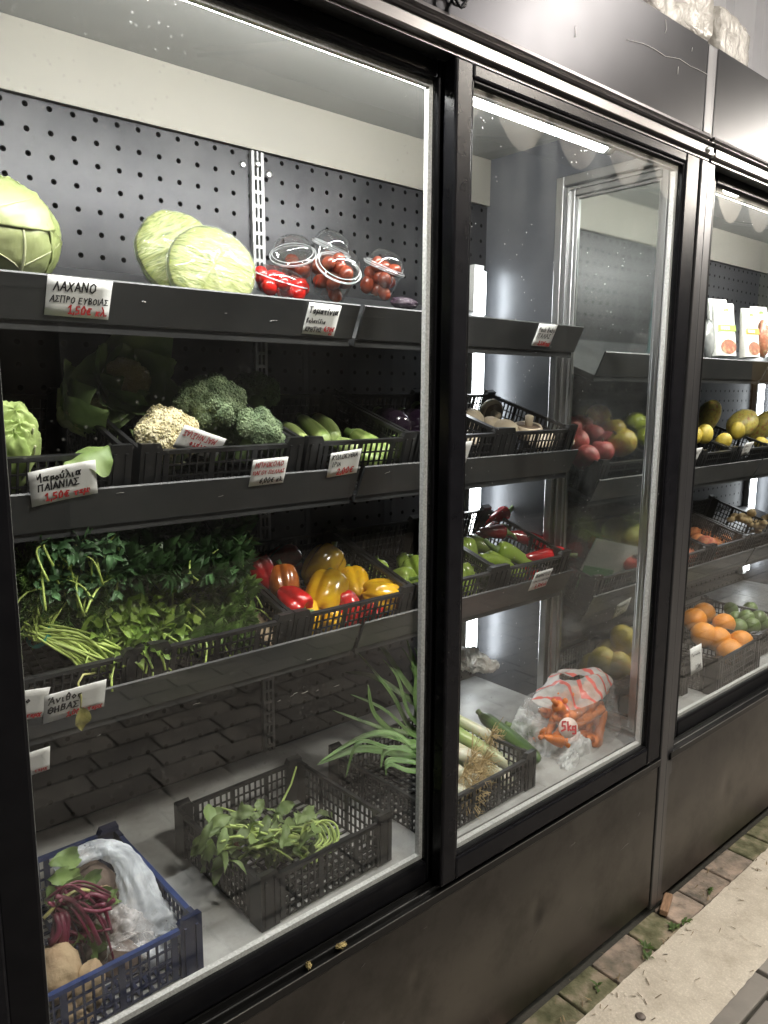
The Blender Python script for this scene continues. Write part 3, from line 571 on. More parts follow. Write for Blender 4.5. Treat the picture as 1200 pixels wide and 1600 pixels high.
card(lip(98, 752), .106, .066, 9, [('Μαρούλια', .0145, .008, .043, 'k'), ('ΠΑΙΑΝΙΑΣ', .0125, .012, .026, 'k'), ('1,50€ τεμχ.', .0155, .022, .006, 'r')], 'tilted white price card for lettuce reading Μαρούλια on the second shelf', bend=.02)
card(at(313, 692, .300), .098, .048, 160, [('Κρ-Στράτο', .0125, .008, .027, 'r', .0016), ('ΜΑΓΝΗΣΙΑΣ', .0115, .018, .008, 'r', .0016)], 'upside down white card with red writing stuck before the cauliflower')
card(lip(418, 735), .080, .060, 2, [('ΜΠΡΟΚΟΛΟ', .0105, .006, .042, 'r', .0015), ('ΠΑΓΟΥ ΠΕΛΛΑΣ', .009, .004, .026, 'r', .0014), ('6,00€ κλ.', .0125, .022, .006, 'k', .0016)], 'white price card with red heading ΜΠΡΟΚΟΛΟ below the broccoli')
card(lip(536, 722), .080, .060, 5, [('ΚΟΛΟΚΥΘΙΑ', .0105, .004, .043, 'k', .0016), ('ΙΡΙΑ', .0105, .008, .026, 'k', .0016), ('2,00€', .0145, .024, .005, 'r', .0018)], 'white price card for courgettes reading ΚΟΛΟΚΥΘΙΑ and 2,00€')
card(lip(717, 708)+Vector((-.035, 0, 0)), .130, .062, 4, [('ΜΕΛΙΤΖΑΝΕΣ', .0115, .008, .044, 'k', .0017), ('ΦΛΑΣΚΕΣ ΚΡΗΤΗΣ', .0095, .006, .025, 'k', .0015), ('2,00€ κλ', .0135, .052, .005, 'r')], 'white price card half hidden behind the door stile on the second shelf')
card(lip(843, 904), .078, .064, 2, [('Πιπεριες', .0105, .004, .046, 'k', .0015), ('ΠΙΠΕΡΙΕΣ', .0115, .006, .045, 'k', .0014), ('ΚΕΡΑΤΟ ΚΟΚΚΙΝΟ', .0075, .003, .027, 'k', .0013), ('3,30€κλ', .0135, .022, .006, 'r')], 'white price card for long peppers reading ΠΙΠΕΡΙΕΣ on the third shelf')
card(lip(116, 1093), .104, .066, 2, [('Άνιθος', .0165, .006, .043, 'k'), ('ΘΗΒΑΣ', .0145, .006, .022, 'k', .0022), ('1,00€ τεμχ', .0135, .038, .004, 'r')], 'white price card for dill reading Άνιθος with a wilted leaf hanging over it')
card(lip(32, 1100), .08, .066, -8, [('1,20€ τεμχ', .0125, .018, .006, 'r'), ('Σελινο', .0135, .006, .04, 'k')], 'white price card cut by the left door frame beside the dill card')
card(at(42, 1196, .285), .074, .058, 3, [('1,00€ τεμχ', .0115, .018, .006, 'r', .0014)], 'pale price card hanging below the third shelf at the left door frame')
card(at(1167, 701, .287), .068, .056, 3, [('Μαγκο', .011, .006, .036, 'k', .0014), ('Περου', .0105, .008, .021, 'k', .0014), ('5,90€', .0115, .022, .004, 'k', .0014)], 'white price card below the mango in the right hand cooler')
card(at(1088, 712, .287)+Vector((-.01, 0, 0)), .056, .062, 2, [('Μηλα', .011, .012, .04, 'k', .0014), ('2,30€', .011, .012, .01, 'r', .0014)], 'narrow white price card at the right cooler door edge under the lemons')
card(at(1088, 1030, .066), .075, .085, 2, [('Πορτοκαλια', .009, .006, .056, 'k', .0013), ('1,30€', .0125, .028, .012, 'k', .0014)], 'white price card standing before the oranges at the bottom', up=Vector((0, .1, 1)).normalized())
card(at(972, 950, .285), .072, .062, 14, [('Πατατες', .01, .006, .04, 'k', .0013), ('Ναξου', .01, .01, .024, 'k', .0013), ('1,20€', .011, .02, .006, 'k', .0014)], 'white price card seen through the fogged side window below the carton')

rails = sorted([c for sh in A.children if sh.name.startswith('shelf') for c in sh.children if c.name.startswith('price_rail')], key=lambda o: o.data.vertices[0].co.z)
q = random.Random(3)
for rl, spots in ((rails[0], [(432, 1094), (452, 1086), (470, 1082), (492, 1078), (520, 1072), (300, 1100), (150, 1148), (478, 1030)]), (rails[2], [(180, 770), (340, 775), (600, 738)]), (rails[4], [(220, 470), (420, 500), (350, 488)])):
    for (px, py) in spots:
        b = MB(); p = lip(px, py); b.tube([p+Vector((k*.007*q.uniform(.6, 1.2), .0012-.0004*k, .0012*k+q.uniform(-.0012, .0012))) for k in range(q.randint(2, 4))], .00055, 4); b.build('scuff', scr_m, rl)

# ------------------------------------------------------------------ crates
CR = {}
def crate_mesh(w, d, h):
    k = (round(w, 3), round(d, 3), round(h, 3))
    if k in CR: return CR[k]
    b = MB()
    def side(L, mt):
        nz = max(3, int(round(h/.023)))
        for i in range(nz+1):
            z = .004+(h-.012)*i/nz; b.box(-L/2+.003, L/2-.003, -.0014, .0014, z-.0018, z+.0018, mt)
        nx = int(round(L/.0155))
        for i in range(1, nx):
            x = -L/2+L*i/nx; wd = .0055 if i % 6 == 3 else .0017
            b.box(x-wd, x+wd, -.0021, .0021, .002, h-.006, mt)
    T_ = Matrix.Translation
    side(w, T_((0, -d/2, 0))); side(w, T_((0, d/2, 0)))
    side(d, T_((-w/2, 0, 0)) @ Matrix.Rotation(R(90), 4, 'Z')); side(d, T_((w/2, 0, 0)) @ Matrix.Rotation(R(90), 4, 'Z'))
    for i in range(1, int(w/.02)):
        x = -w/2+.02*i; b.box(x-.003, x+.003, -d/2+.003, d/2-.003, .0015, .0055)
    for i in range(1, int(d/.02)):
        y = -d/2+.02*i; b.box(-w/2+.003, w/2-.003, y-.003, y+.003, .001, .0045)
    basket = b.mesh('basket')
    b = MB(); t = .0045
    b.box(-w/2+.034, w/2-.034, -d/2-t, -d/2+t, h-.008, h).box(-w/2+.034, w/2-.034, d/2-t, d/2+t, h-.008, h)
    b.box(-w/2-t, -w/2+t, -d/2+.034, d/2-.034, h-.008, h).box(w/2-t, w/2+t, -d/2+.034, d/2-.034, h-.008, h); rim = b.mesh('rim')
    b = MB(); e = .0048; H = h+.014
    b.box(-e, .036, -e, e, 0, H-.012).box(-e, e, e, .036, 0, H-.012)
    b.add([(-e, -e, H-.012), (.036, -e, H-.012), (.030, -e, H), (-e, -e, H), (-e, .012, H-.012), (.036, .012, H-.012), (.028, .010, H-.004), (-e, .012, H-.003)], [(0, 1, 2, 3), (5, 4, 7, 6), (3, 2, 6, 7), (1, 5, 6, 2), (4, 0, 3, 7), (0, 4, 5, 1)], False)
    b.box(.003, .008, -e-.003, -e, .004, H-.016).box(.024, .029, -e-.003, -e, .004, H-.016)
    corner = b.mesh('corner_post'); CR[k] = (basket, rim, corner); return CR[k]
def crate(x0, x1, y0, z0, d, h, label, tan=0, rz=0, mat=None, ins=.0):
    w = x1-x0; a = math.atan(tan); mat = mat or crate_k
    c = Vector(((x0+x1)/2, y0+d/2*math.cos(a), z0+d/2*math.sin(a)))
    t = empty('produce_crate', c, (a, 0, rz), label, 'crate', 'plastic produce crates')
    bk, rm, cn = crate_mesh(w, d, h)
    if mat is crate_b: bk, rm, cn = bk.copy(), rm.copy(), cn.copy(); bm_ = crate_n
    else: bm_ = mat
    inst('basket', bk, bm_, t); inst('rim', rm, mat, t)
    for sx in (-1, 1):
        for sy in (-1, 1):
            o = inst('corner_post', cn, bm_, t, (sx*w/2, sy*d/2, 0), (0, 0, 0), (-sx, -sy, 1))
    return t
def zb(lipz, y, tan): return lipz-.066+.002+tan*(y-.318)
def shelf_crates(X, lipz, tan, rows, h):
    for x0, x1, lab in rows: crate(X+x0, X+x1, .328, zb(lipz, .328, tan), .335, h, lab, tan)
shelf_crates(0, 1.321, T2, [(.185, .520, 'black crate of lettuce behind the Μαρούλια card'), (.545, .885, 'black crate holding cauliflower and broccoli'), (.905, 1.205, 'black crate of courgettes on the second shelf'), (1.222, 1.525, 'black crate of aubergines behind the door stile'), (1.535, 1.842, 'black crate of mushrooms at the right end of the second shelf')], .125)
shelf_crates(0, .962, T2, [(.185, .525, 'black crate of dill bunches at the left of the third shelf'), (.545, .855, 'black crate of parsley and loose leaves with a cardboard sheet'), (.868, 1.205, 'black crate of red and yellow bell peppers'), (1.222, 1.525, 'black crate of pale green bell peppers'), (1.535, 1.842, 'black crate of long red and green peppers')], .112)
shelf_crates(1.81, 1.222, T2, [(.185, .520, 'black crate of pomegranates behind the fogged window'), (.535, .80, 'black crate of green apples in the fruit cooler'), (.815, 1.08, 'black crate of lemons beside the mango crate'), (1.10, 1.42, 'black crate holding the big mango')], .112)
shelf_crates(1.81, .858, T2, [(.185, .520, 'black crate of tomatoes behind the carton'), (.535, .93, 'black crate of peaches in the fruit cooler'), (.945, 1.26, 'black crate of apricots beside the peaches'), (1.28, 1.60, 'black crate of ginger root')], .112)
FZ = .491
crate(.645, .965, .100, FZ, .33, .100, 'black crate with wilted amaranth greens standing on the cooler floor', rz=.03)
crate(.150, .515, .085, FZ, .36, .094, 'blue rimmed crate of beetroot and potatoes at lower left', mat=crate_b, rz=.02)
crate(1.075, 1.445, .090, FZ, .36, .086, 'black crate of leeks and spring onions behind the door stile', rz=.03)
crate(1.98, 2.32, .14, FZ, .36, .10, 'black crate of lemons on the floor behind the side window')
crate(2.36, 2.73, .075, FZ, .38, .12, 'black crate of oranges at the bottom of the fruit cooler', rz=.05)
crate(2.79, 3.15, .13, FZ, .36, .10, 'black crate of green limes beside the oranges')

# ------------------------------------------------------------------ cabbages, cauliflower, broccoli
cab_m = M('cabbage_leaf', (.28, .305, .145), .42, (.165, .21, .065), 5, bump=.5, bscale=34, sss=.1, stretch=(1, 1, .35), c3=(.225, .265, .10))
vein_m = M('cabbage_vein', (.44, .46, .28), .45, sss=.1)
def cabbage(loc, r, label):
    t = empty('cabbage', loc, (R(14), R(6), R(-20)), label, 'cabbage')
    b = MB(); b.sphere((0, 0, 0), (r*.97, r*.97, r*.90), 64, 44, lambda d: 1+.03*fbm(d*3)+.012*noise.noise(Vector((d.x*14, d.y*14, d.z*4)))); b.build('head', cab_m, t)
    def patch(a0, t0, w, h, k, seed):
        def P(u, v):
            th = a0+(u-.5)*w*(1-.25*abs(v-.5)); ph = t0-h*(v-.5)
            e = max(abs(u-.5)*2, v)
            rr = r*(1.0+k+.03*fbm(Vector((u*5, v*5, seed)))+.002*math.sin((v*22-abs(u-.5)*26)) - .012*(1-abs(u-.5)*2)**8*-1 + (.055*noise.noise(Vector((u*13, v*13, seed)))*max(0, e-.7)/.3) + .05*max(0, e-.82))
            return Vector((rr*math.sin(ph)*math.cos(th), rr*math.sin(ph)*math.sin(th), rr*.93*math.cos(ph)))
        return P
    for i, (a0, t0, w, h, k) in enumerate([(-1.1, 1.35, 2.4, 2.0, .012), (.6, 1.2, 2.3, 1.9, .035), (-1.6, .55, 2.8, 1.5, .055), (2.6, 1.3, 2.6, 2.2, .03)]):
        P = patch(a0, t0, w, h, k, i*7.3); b = MB(); b.grid(48, 40, P); lf = b.build('outer_leaf', cab_m, t); s = lf.modifiers.new('thickness', 'SOLIDIFY'); s.thickness = .0016
        b = MB(); g = lambda u, v: P(u, v)*1.006
        b.tube([g(.5+.02*math.sin(v*5), v) for v in [j/14*.86 for j in range(15)]], [.0036*(1-j/17) for j in range(15)], 8)
        for sgn in (-1, 1):
            for v0 in (.16,):
                b.tube([g(.5+sgn*s_*.40, v0+.26*s_**.8) for s_ in [j/8 for j in range(9)]], [.0015*(1-j/10) for j in range(9)], 6)
        b.build('vein', vein_m, lf)
    return t
cabbage(at(-2, 368, .43), .094, 'whole pale green cabbage at the left end of the top shelf')
def cutface_mat():
    mt, n, L = new_mat('cut_cabbage'); o = n.new('ShaderNodeOutputMaterial'); p = n.new('ShaderNodeBsdfPrincipled'); L.new(p.outputs[0], o.inputs[0])
    tc = n.new('ShaderNodeTexCoord'); mp = n.new('ShaderNodeMapping'); mp.inputs['Scale'].default_value = (.55, 2.0, .4); L.new(tc.outputs['Object'], mp.inputs[0])
    mp.inputs['Scale'].default_value = (1, 4.5, .6); mp.inputs['Rotation'].default_value = (0, 0, .5)
    w = n.new('ShaderNodeTexNoise'); w.inputs['Scale'].default_value = 20; w.inputs['Detail'].default_value = 7; w.inputs['Distortion'].default_value = 2.2; L.new(mp.outputs[0], w.inputs['Vector'])
    r = n.new('ShaderNodeValToRGB'); e = r.color_ramp.elements; e[0].position = .34; e[0].color = (.09, .125, .016, 1); e[1].position = .64; e[1].color = (.33, .345, .135, 1); k = e.new(.48); k.color = (.215, .25, .052, 1); L.new(w.outputs[0], r.inputs[0]); L.new(r.outputs[0], p.inputs['Base Color'])
    b = n.new('ShaderNodeBump'); b.inputs['Strength'].default_value = .8; b.inputs['Distance'].default_value = .003; L.new(w.outputs[0], b.inputs['Height']); L.new(b.outputs[0], p.inputs['Normal'])
    p.inputs['Roughness'].default_value = .35; p.inputs['Coat Weight'].default_value = .3; return mt
cut_m = cutface_mat(); wrapc = film_mat('cling_film', (.9, .93, .93), .95, 26, 1, .05, (1, 4, 1), .02, milk=.12, edge=.2)
rind_m = M('cabbage_outer', (.25, .31, .11), .4, (.18, .25, .07), 6, bump=.3, bscale=22)
def half_cabbage(loc, rx, ry, nrm, roll, label, seed):
    t = empty('half_cabbage', loc, aim(nrm, roll), label, 'cabbage', 'cling wrapped half cabbages')
    def ed(a): return 1+.05*noise.noise(Vector((math.cos(a)*1.6, math.sin(a)*1.6, seed)))+.02*noise.noise(Vector((math.cos(a)*5, math.sin(a)*5, seed)))
    def ring_(prof, k=1.0):
        b = MB()
        b.lathe(prof, 56, lambda v, a: Vector((v.x*rx*ed(a)*k, v.y*ry*ed(a)*k, v.z*rx+.006*noise.noise(Vector((v.x*6, v.y*6, seed))))))
        return b
    ring_([(0, .17), (.3, .16), (.6, .12), (.82, .06), (.95, 0), (1, -.06)]).build('cut_face', cut_m, t)
    ring_([(1.001, -.06), (1, -.14), (.96, -.35), (.85, -.6), (.62, -.85), (.3, -.97), (0, -1)]).build('outer_leaf', rind_m, t)
    b = ring_([(0, .19), (.3, .18), (.6, .14), (.85, .07), (1, -.03), (1.02, -.15), (.98, -.37), (.88, -.62), (.64, -.87), (.3, -.99), (0, -1.02)], 1.015); b.build('cling_film', wrapc, t)
half_cabbage(at(281, 396, .47), .083, .092, (-.25, -1, .22), .5, 'cling wrapped half cabbage standing behind the other half', 3)
half_cabbage(at(332, 418, .385), .088, .086, (-.30, -1, .30), -.3, 'cling wrapped half cabbage in front, beside the red tomato punnet', 8)

def floret_head(b, r, nbig, nbud, rbud, seed, zmin=-.2, squash=.85, big=.36):
    q = random.Random(seed); cs = []
    for i in range(nbig):
        z = 1-(1-zmin)*(i+.5)/nbig; a = i*2.39996+q.uniform(-.2, .2); s = math.sqrt(max(0, 1-z*z)); rr = r*q.uniform(.66, .78)
        c = Vector((s*math.cos(a)*rr, s*math.sin(a)*rr, z*rr*squash)); R_ = r*big*q.uniform(.8, 1.15); cs.append((c, R_))
        b.sphere(c, R_, 20, 14, lambda d: 1+.10*fbm(d*4+c*30)+.04*noise.noise(d*16))
    for i in range(nbud):
        c, R_ = cs[q.randrange(len(cs))]; d = Vector((q.gauss(0, 1), q.gauss(0, 1), q.gauss(0, 1))).normalized()
        if d.dot(c.normalized()) < -.15: d = -d
        p = c+d*R_*(1+.10*fbm(d*4+c*30)); b.sphere(p, rbud*q.uniform(.7, 1.3), 6, 4)
broc_m = M('broccoli_buds', (.165, .215, .115), .75, (.075, .115, .055), 26, bump=.6, bscale=500, c3=(.12, .165, .082), island=.35)
broc_s = M('broccoli_stalk', (.25, .36, .14), .6, (.2, .3, .1), 20)
def broccoli(loc, r, rot, label, seed):
    t = empty('broccoli', loc, rot, label, 'broccoli', 'broccoli heads on the second shelf')
    b = MB(); floret_head(b, r, 26, 5200, r*.034, seed); b.build('florets', broc_m, t)
    b = MB(); b.tube([(0, 0, r*.2), (0, 0, -r*.5), (.005, 0, -r*1.1)], [r*.5, r*.32, r*.28], 14)
    for i in range(7): a = i*.9; b.tube([(0, 0, -r*.5), (r*.45*math.cos(a), r*.45*math.sin(a), -r*.05)], [r*.13, r*.11], 8)
    b.build('stalk', broc_s, t)
broccoli(at(328, 634, .43), .067, (R(28), R(-10), 0), 'largest broccoli head, on top of the pile', 1)
broccoli(at(401, 680, .385), .058, (R(35), R(12), 1), 'broccoli head at the front right behind the ΜΠΡΟΚΟΛΟ card', 2)
broccoli(at(396, 622, .56), .060, (R(15), R(25), 2), 'shaded broccoli head at the back, partly hidden', 3)
broccoli(at(352, 690, .47), .05, (R(35), R(0), 2), 'broccoli head low down between the larger heads', 4)
caul_m = M('cauliflower_curd', (.64, .58, .38), .6, (.54, .46, .26), 34, bump=.5, bscale=260, sss=.15, island=.08)
cleaf_m = M('cauliflower_leaf', (.26, .34, .15), .5, (.17, .25, .10), 12, bump=.3, trans=.15)
def cauliflower(loc, r, rot, label, seed, leaves, big):
    t = empty('cauliflower', loc, rot, label, 'cauliflower', 'cauliflowers on the second shelf')
    b = MB(); floret_head(b, r, 30, 3600, r*.042, seed, -.15, .75, .33); b.build('curd', caul_m, t)
    for i in range(leaves):
        a = i*6.283/leaves+.3*math.sin(i*3.1); b = MB()
        b.leaf((math.cos(a)*r*.55, math.sin(a)*r*.55, -r*.75), (math.cos(a)*.9, math.sin(a)*.9, .75), (-math.cos(a), -math.sin(a), .9), big*(1+.2*math.sin(i*2)), big*.85, -1.15+.45*(i % 3), 14, .014, .42, .62, i)
        o = b.build('leaf', cleaf_m, t); s = o.modifiers.new('smooth', 'SUBSURF'); s.levels = s.render_levels = 1
        b = MB(); b.tube([(0, 0, -r), (math.cos(a)*r*.55, math.sin(a)*r*.55, -r*.75), (math.cos(a)*(r*.55+big*.25), math.sin(a)*(r*.55+big*.25), -r*.75+big*.2)], [.012, .010, .004], 8); b.build('rib', vein_m, o)
    b = MB(); b.tube([(0, 0, 0), (0, 0, -r*1.2)], [r*.5, r*.35], 12); b.build('stalk', vein_m, t)
cauliflower(at(262, 682, .385), .062, (R(28), R(-5), 0), 'creamy cauliflower head in the light, behind the upside down card', 5, 5, .07)
cauliflower(at(196, 598, .56), .050, (R(70), R(-10), .2), 'leafy cauliflower in the shade at the back of the second shelf', 6, 9, .15)
cauliflower(at(130, 640, .52), .045, (R(60), R(-30), .9), 'second leafy cauliflower low in the shade behind the lettuce', 7, 8, .13)
# ------------------------------------------------------------------ tomatoes in tubs, packs on the top shelf
tom_m = M('small_tomato', (.32, .06, .025), .18, (.13, .03, .02), 25, coat=.4, c3=(.24, .045, .02)); tomr_m = M('red_tomato', (.55, .02, .015), .18, (.42, .015, .012), 20, coat=.4)
stem_g = M('green_stem', (.16, .24, .07), .55, (.10, .17, .04), 40)
tub_m = MATS_clear
_t = MB(); _t.sphere((0, 0, 0), (.0165, .0165, .021), 16, 12, lambda d: 1-.10*max(0, d.z-.85)*6); tom_me = _t.mesh('small_tomato')
def tub(loc, axis, label, seed, n=12, ncol=tom_m):
    t = empty('clear_tub', loc, aim(axis), label, 'tub', 'clear domed tubs of small tomatoes'); q = random.Random(seed)
    cup = [(0, 0), (.033, 0), (.037, .003), (.046, .06), (.049, .062), (.049, .066), (.0465, .066)]
    o = MB().lathe(cup, 40, lambda v, a: v*(1+.012*math.cos(a*20)*(1 if .003 < v.z < .06 else 0))).build('cup', tub_m, t)
    lid = [(.050, .064), (.052, .066), (.052, .071), (.046, .072), (.045, .078), (.040, .094), (.030, .104), (.012, .109), (0, .109)]
    o = MB().lathe(lid, 40).build('lid', tub_m, t)
    b = MB()
    for rr, zz in ((.0508, .0665), (.0525, .0705), (.0462, .0745)): b.tube([(rr*math.cos(k*6.2832/40), rr*math.sin(k*6.2832/40), zz) for k in range(41)], .0008, 6, False)
    b.build('lid_rim', M('clear_rim', (.75, .77, .78), .12, (.6, .62, .63), 60, coat=.6), o)
    mw = Matrix.Translation(loc) @ Euler(t.rotation_euler).to_matrix().to_4x4()
    for i in range(n):
        a = i*2.4; rr = (.024 if i % 4 else .004); zz = .018+.026*(i//4)+q.uniform(-.003, .003)
        p = mw @ Vector((rr*math.cos(a), rr*math.sin(a), zz))
        o = inst('small_tomato', tom_me, ncol, None, p, (q.uniform(0, 3), q.uniform(0, 3), 0), q.uniform(.85, 1.05)); tag(o, 'small brownish red tomato inside a clear domed tub', 'tomato', 'small tomatoes in the domed tubs')
tub(at(513, 458, .40), (-.12, -.75, .75), 'clear domed tub of tomatoes tilted forward, at the front middle', 1)
tub(at(462, 442, .50), (-.4, -.45, .8), 'clear domed tub at the back left, behind the red punnet', 2, 7)
tub(at(583, 462, .42), (.15, -.4, .9), 'clear domed tub standing at the right end of the row', 3)
tub(at(500, 430, .55), (.2, -.4, .9), 'clear domed tub hidden behind the front middle tub', 4, 6)
t = empty('tomato_punnet', at(437, 448, .43), (R(20), R(4), R(12)), 'low clear punnet of bright red tomatoes beside the half cabbages', 'punnet')
MB().lathe([(.045, -.02), (.055, .012), (.058, .014), (.058, .018), (.05, .032), (.03, .04), (0, .041)], 32, lambda v, a: Vector((v.x*1.12, v.y*.9, v.z))).build('shell', tub_m, t)
b = MB(); b.tube([(.064*math.cos(k*6.2832/36), .052*math.sin(k*6.2832/36), .015) for k in range(37)], .0016, 6, False); b.build('rim', MATS['clear_rim'], t)
mw = Matrix.Translation(t.location) @ t.rotation_euler.to_matrix().to_4x4()
for i in range(14):
    a = i*2.4; rr = .012+.011*math.sqrt(i); o = inst('red_tomato', tom_me, tomr_m, None, mw @ Vector((rr*math.cos(a)*1.1, rr*math.sin(a)*.85, -.004+.016*(i % 2))), (i, i*.7, 0), 1.0)
    o.data = tom_me.copy() if i == 0 else bpy.data.objects['red_tomato'].data; o.data.materials.clear() if i == 0 else None
    if i == 0: o.data.materials.append(tomr_m)
    tag(o, 'bright red small tomato in the low punnet', 'tomato', 'red tomatoes in the low punnet')
def lumpy(name, loc, r, rot, mat, label, cat, seed, k=.2, f=3, group=None, k2=.06):
    b = MB(); b.sphere((0, 0, 0), r, 40, 28, lambda d: 1+k*fbm(d*f+Vector((seed, seed, 0)))+k2*noise.noise(d*12+Vector((seed, 0, 0))))
    o = b.build(name, mat); o.location = loc; o.rotation_euler = rot; return tag(o, label, cat, group)
darkbag = film_mat('dark_pack', (.05, .035, .05), .3, 40, 1, .15)
lumpy('dark_packet', at(632, 474, .36), (.035, .03, .014), (.2, 0, .1), darkbag, 'dark crumpled packet lying at the end of the tomato tubs', 'packet', 3)

# ------------------------------------------------------------------ lettuce, loose leaf, courgettes, aubergines, mushrooms
let_m = M('romaine_leaf', (.48, .58, .24), .45, (.34, .47, .14), 10, bump=.4, bscale=40, trans=.25, c3=(.42, .53, .19))
t = empty('lettuce', at(-12, 722, .40), (R(50), R(-20), R(20)), 'pale romaine lettuce at the left door frame on the second shelf', 'lettuce')
for i in range(5):
    b = MB(); off = Vector((.016*i-.03, .02*math.sin(i*2), .006*i)); ph = i*1.3
    def lf(d): return 1+.05*math.sin(5*math.atan2(d.y, d.x)+ph)+.08*fbm(d*2.5+Vector((i*3, 0, 0)))+.05*noise.noise(d*11+Vector((i, 0, 0)))*max(0, d.z+.2)
    b.sphere(off, (.052, .046, .105-.006*i), 48, 36, lf); o = b.build('leaf', let_m, t)
    b = MB(); b.tube(spl([off+Vector((.0, -.046*math.sin(k*.5), -.10+.045*k)) for k in range(5)], 16), [.007*(1-k/22) for k in range(17)], 8); b.build('rib', vein_m, o)
b = MB(); loc = at(150, 712, .262); b.leaf((.03, .02, .012), (-1, -.2, -.05), (0, -.55, 1), .085, .085, .7, 16, .022, -.55, .62, 3)
o = b.build('loose_leaf', M('grey_green_leaf', (.22, .30, .10), .5, (.15, .23, .07), 16, trans=.15, bump=.3)); o.location = loc; s = o.modifiers.new('smooth', 'SUBSURF'); s.levels = s.render_levels = 1
tag(o, 'folded green leaf draped over the crate edge beside the Μαρούλια card', 'leaf')
def stripes_mat(name, c1, c2, n_, rough=.35):
    mt, n, L = new_mat(name); o = n.new('ShaderNodeOutputMaterial'); p = n.new('ShaderNodeBsdfPrincipled'); L.new(p.outputs[0], o.inputs[0])
    tc = n.new('ShaderNodeTexCoord'); mp = n.new('ShaderNodeMapping'); mp.inputs['Scale'].default_value = (70, 70, 5); L.new(tc.outputs['Object'], mp.inputs[0])
    nz = n.new('ShaderNodeTexNoise'); nz.inputs['Scale'].default_value = n_; nz.inputs['Detail'].default_value = 5; L.new(mp.outputs[0], nz.inputs['Vector'])
    r = n.new('ShaderNodeValToRGB'); e = r.color_ramp.elements; e[0].position = .38; e[0].color = (*c1, 1); e[1].position = .64; e[1].color = (*c2, 1); L.new(nz.outputs[0], r.inputs[0]); L.new(r.outputs[0], p.inputs['Base Color'])
    p.inputs['Roughness'].default_value = rough; return mt
cour_m = stripes_mat('courgette_skin', (.17, .25, .06), (.36, .44, .16), 1.0)
def stick(name, p0, p1, r, mat, label, cat, group=None, bend=.1, seed=0, prof=None, endm=None):
    """a long vegetable from p0 (stem end) to p1, slightly bent, built along local Z"""
    p0, p1 = Vector(p0), Vector(p1); L_ = (p1-p0).length
    t = empty(name, p0, aim(p1-p0, seed), label, cat, group)
    prof = prof or [(0, .0), (.02, .5), (.06, .72), (.2, .82), (.5, .95), (.8, 1.0), (.92, .9), (.975, .6), (1, .0)]
    pts, rad = [], []
    for i in range(25):
        u = i/24
        for (a, ra), (b_, rb) in zip(prof, prof[1:]):
            if a <= u <= b_: k = ra+(rb-ra)*(u-a)/(b_-a)
        pts.append((bend*L_*math.sin(math.pi*u)*.5, bend*L_*.2*math.sin(5*u+seed), u*L_)); rad.append(max(1e-4, k*r*(1+.03*math.sin(9*u+seed))))
    b = MB(); b.tube(pts, rad, 20); b.build('flesh', mat, t)
    b = MB(); b.tube([(0, 0, .004), (.002, 0, -.008), (.004, .002, -.02)], [r*.55, r*.36, r*.42], 8); b.build('stalk', endm or stem_g, t)
    return t
G = 'courgettes in the crate'
for i, (a, b_, ya, yb, r, lab) in enumerate([((447, 668), (478, 700), .52, .36, .021, 'courgette pressed against the broccoli'), ((470, 655), (508, 692), .55, .38, .020, 'shaded courgette second from the left'), ((497, 655), (522, 690), .60, .40, .026, 'thick courgette in the shade in the middle of the crate'), ((520, 690), (566, 706), .42, .35, .020, 'courgette lying low beside the price card'), ((552, 678), (612, 716), .46, .345, .029, 'largest striped courgette at the right of the crate'), ((540, 706), (600, 722), .40, .34, .02, 'pale courgette under the largest one')]):
    stick('courgette', at(*a, ya), at(*b_, yb), r, cour_m, lab, 'courgette', G, .05, i)
aub_m = M('aubergine_skin', (.012, .006, .014), .12, (.018, .009, .02), 15, coat=.6)
aprof = [(0, .0), (.04, .45), (.2, .6), (.45, .85), (.7, 1.0), (.9, .85), (.97, .5), (1, 0)]
for i, (a, b_, ya, yb, lab) in enumerate([((592, 648), (626, 672), .56, .42, 'glossy aubergine at the left of its crate'), ((630, 650), (660, 672), .56, .42, 'glossy aubergine beside the door spacer'), ((655, 640), (690, 668), .58, .43, 'aubergine behind the door stile'), ((620, 690), (665, 700), .40, .36, 'aubergine at the front of its crate')]):
    stick('aubergine', at(*a, ya), at(*b_, yb), .042, aub_m, lab, 'aubergine', 'aubergines in the crate', .05, i, aprof)
mush_m = M('mushroom_cap', (.62, .54, .42), .65, (.48, .39, .28), 18, bump=.15, sss=.1); gill_m = M('mushroom_gill', (.30, .22, .16), .8)
def mushroom(loc, r, d, label, k):
    t = empty('mushroom', loc, aim(d, k), label, 'mushroom', 'large mushrooms in the crate')
    MB().lathe([(r*.55, -.30*r), (r*.9, -.36*r), (r, -.2*r), (r*.97, .05*r), (r*.8, .38*r), (r*.5, .58*r), (r*.2, .66*r), (0, .67*r)], 32, lambda v, a: v*(1+.03*math.sin(a*2+k)+.02*math.sin(5*a))).build('cap', mush_m, t)
    MB().lathe([(0, -.2*r), (r*.6, -.24*r), (r*.88, -.34*r)], 24).build('gills', gill_m, t)
    MB().lathe([(r*.30, -.1*r), (r*.26, -.6*r), (r*.30, -.95*r), (r*.2, -1.02*r), (0, -1.02*r)], 18).build('stalk', mush_m, t)
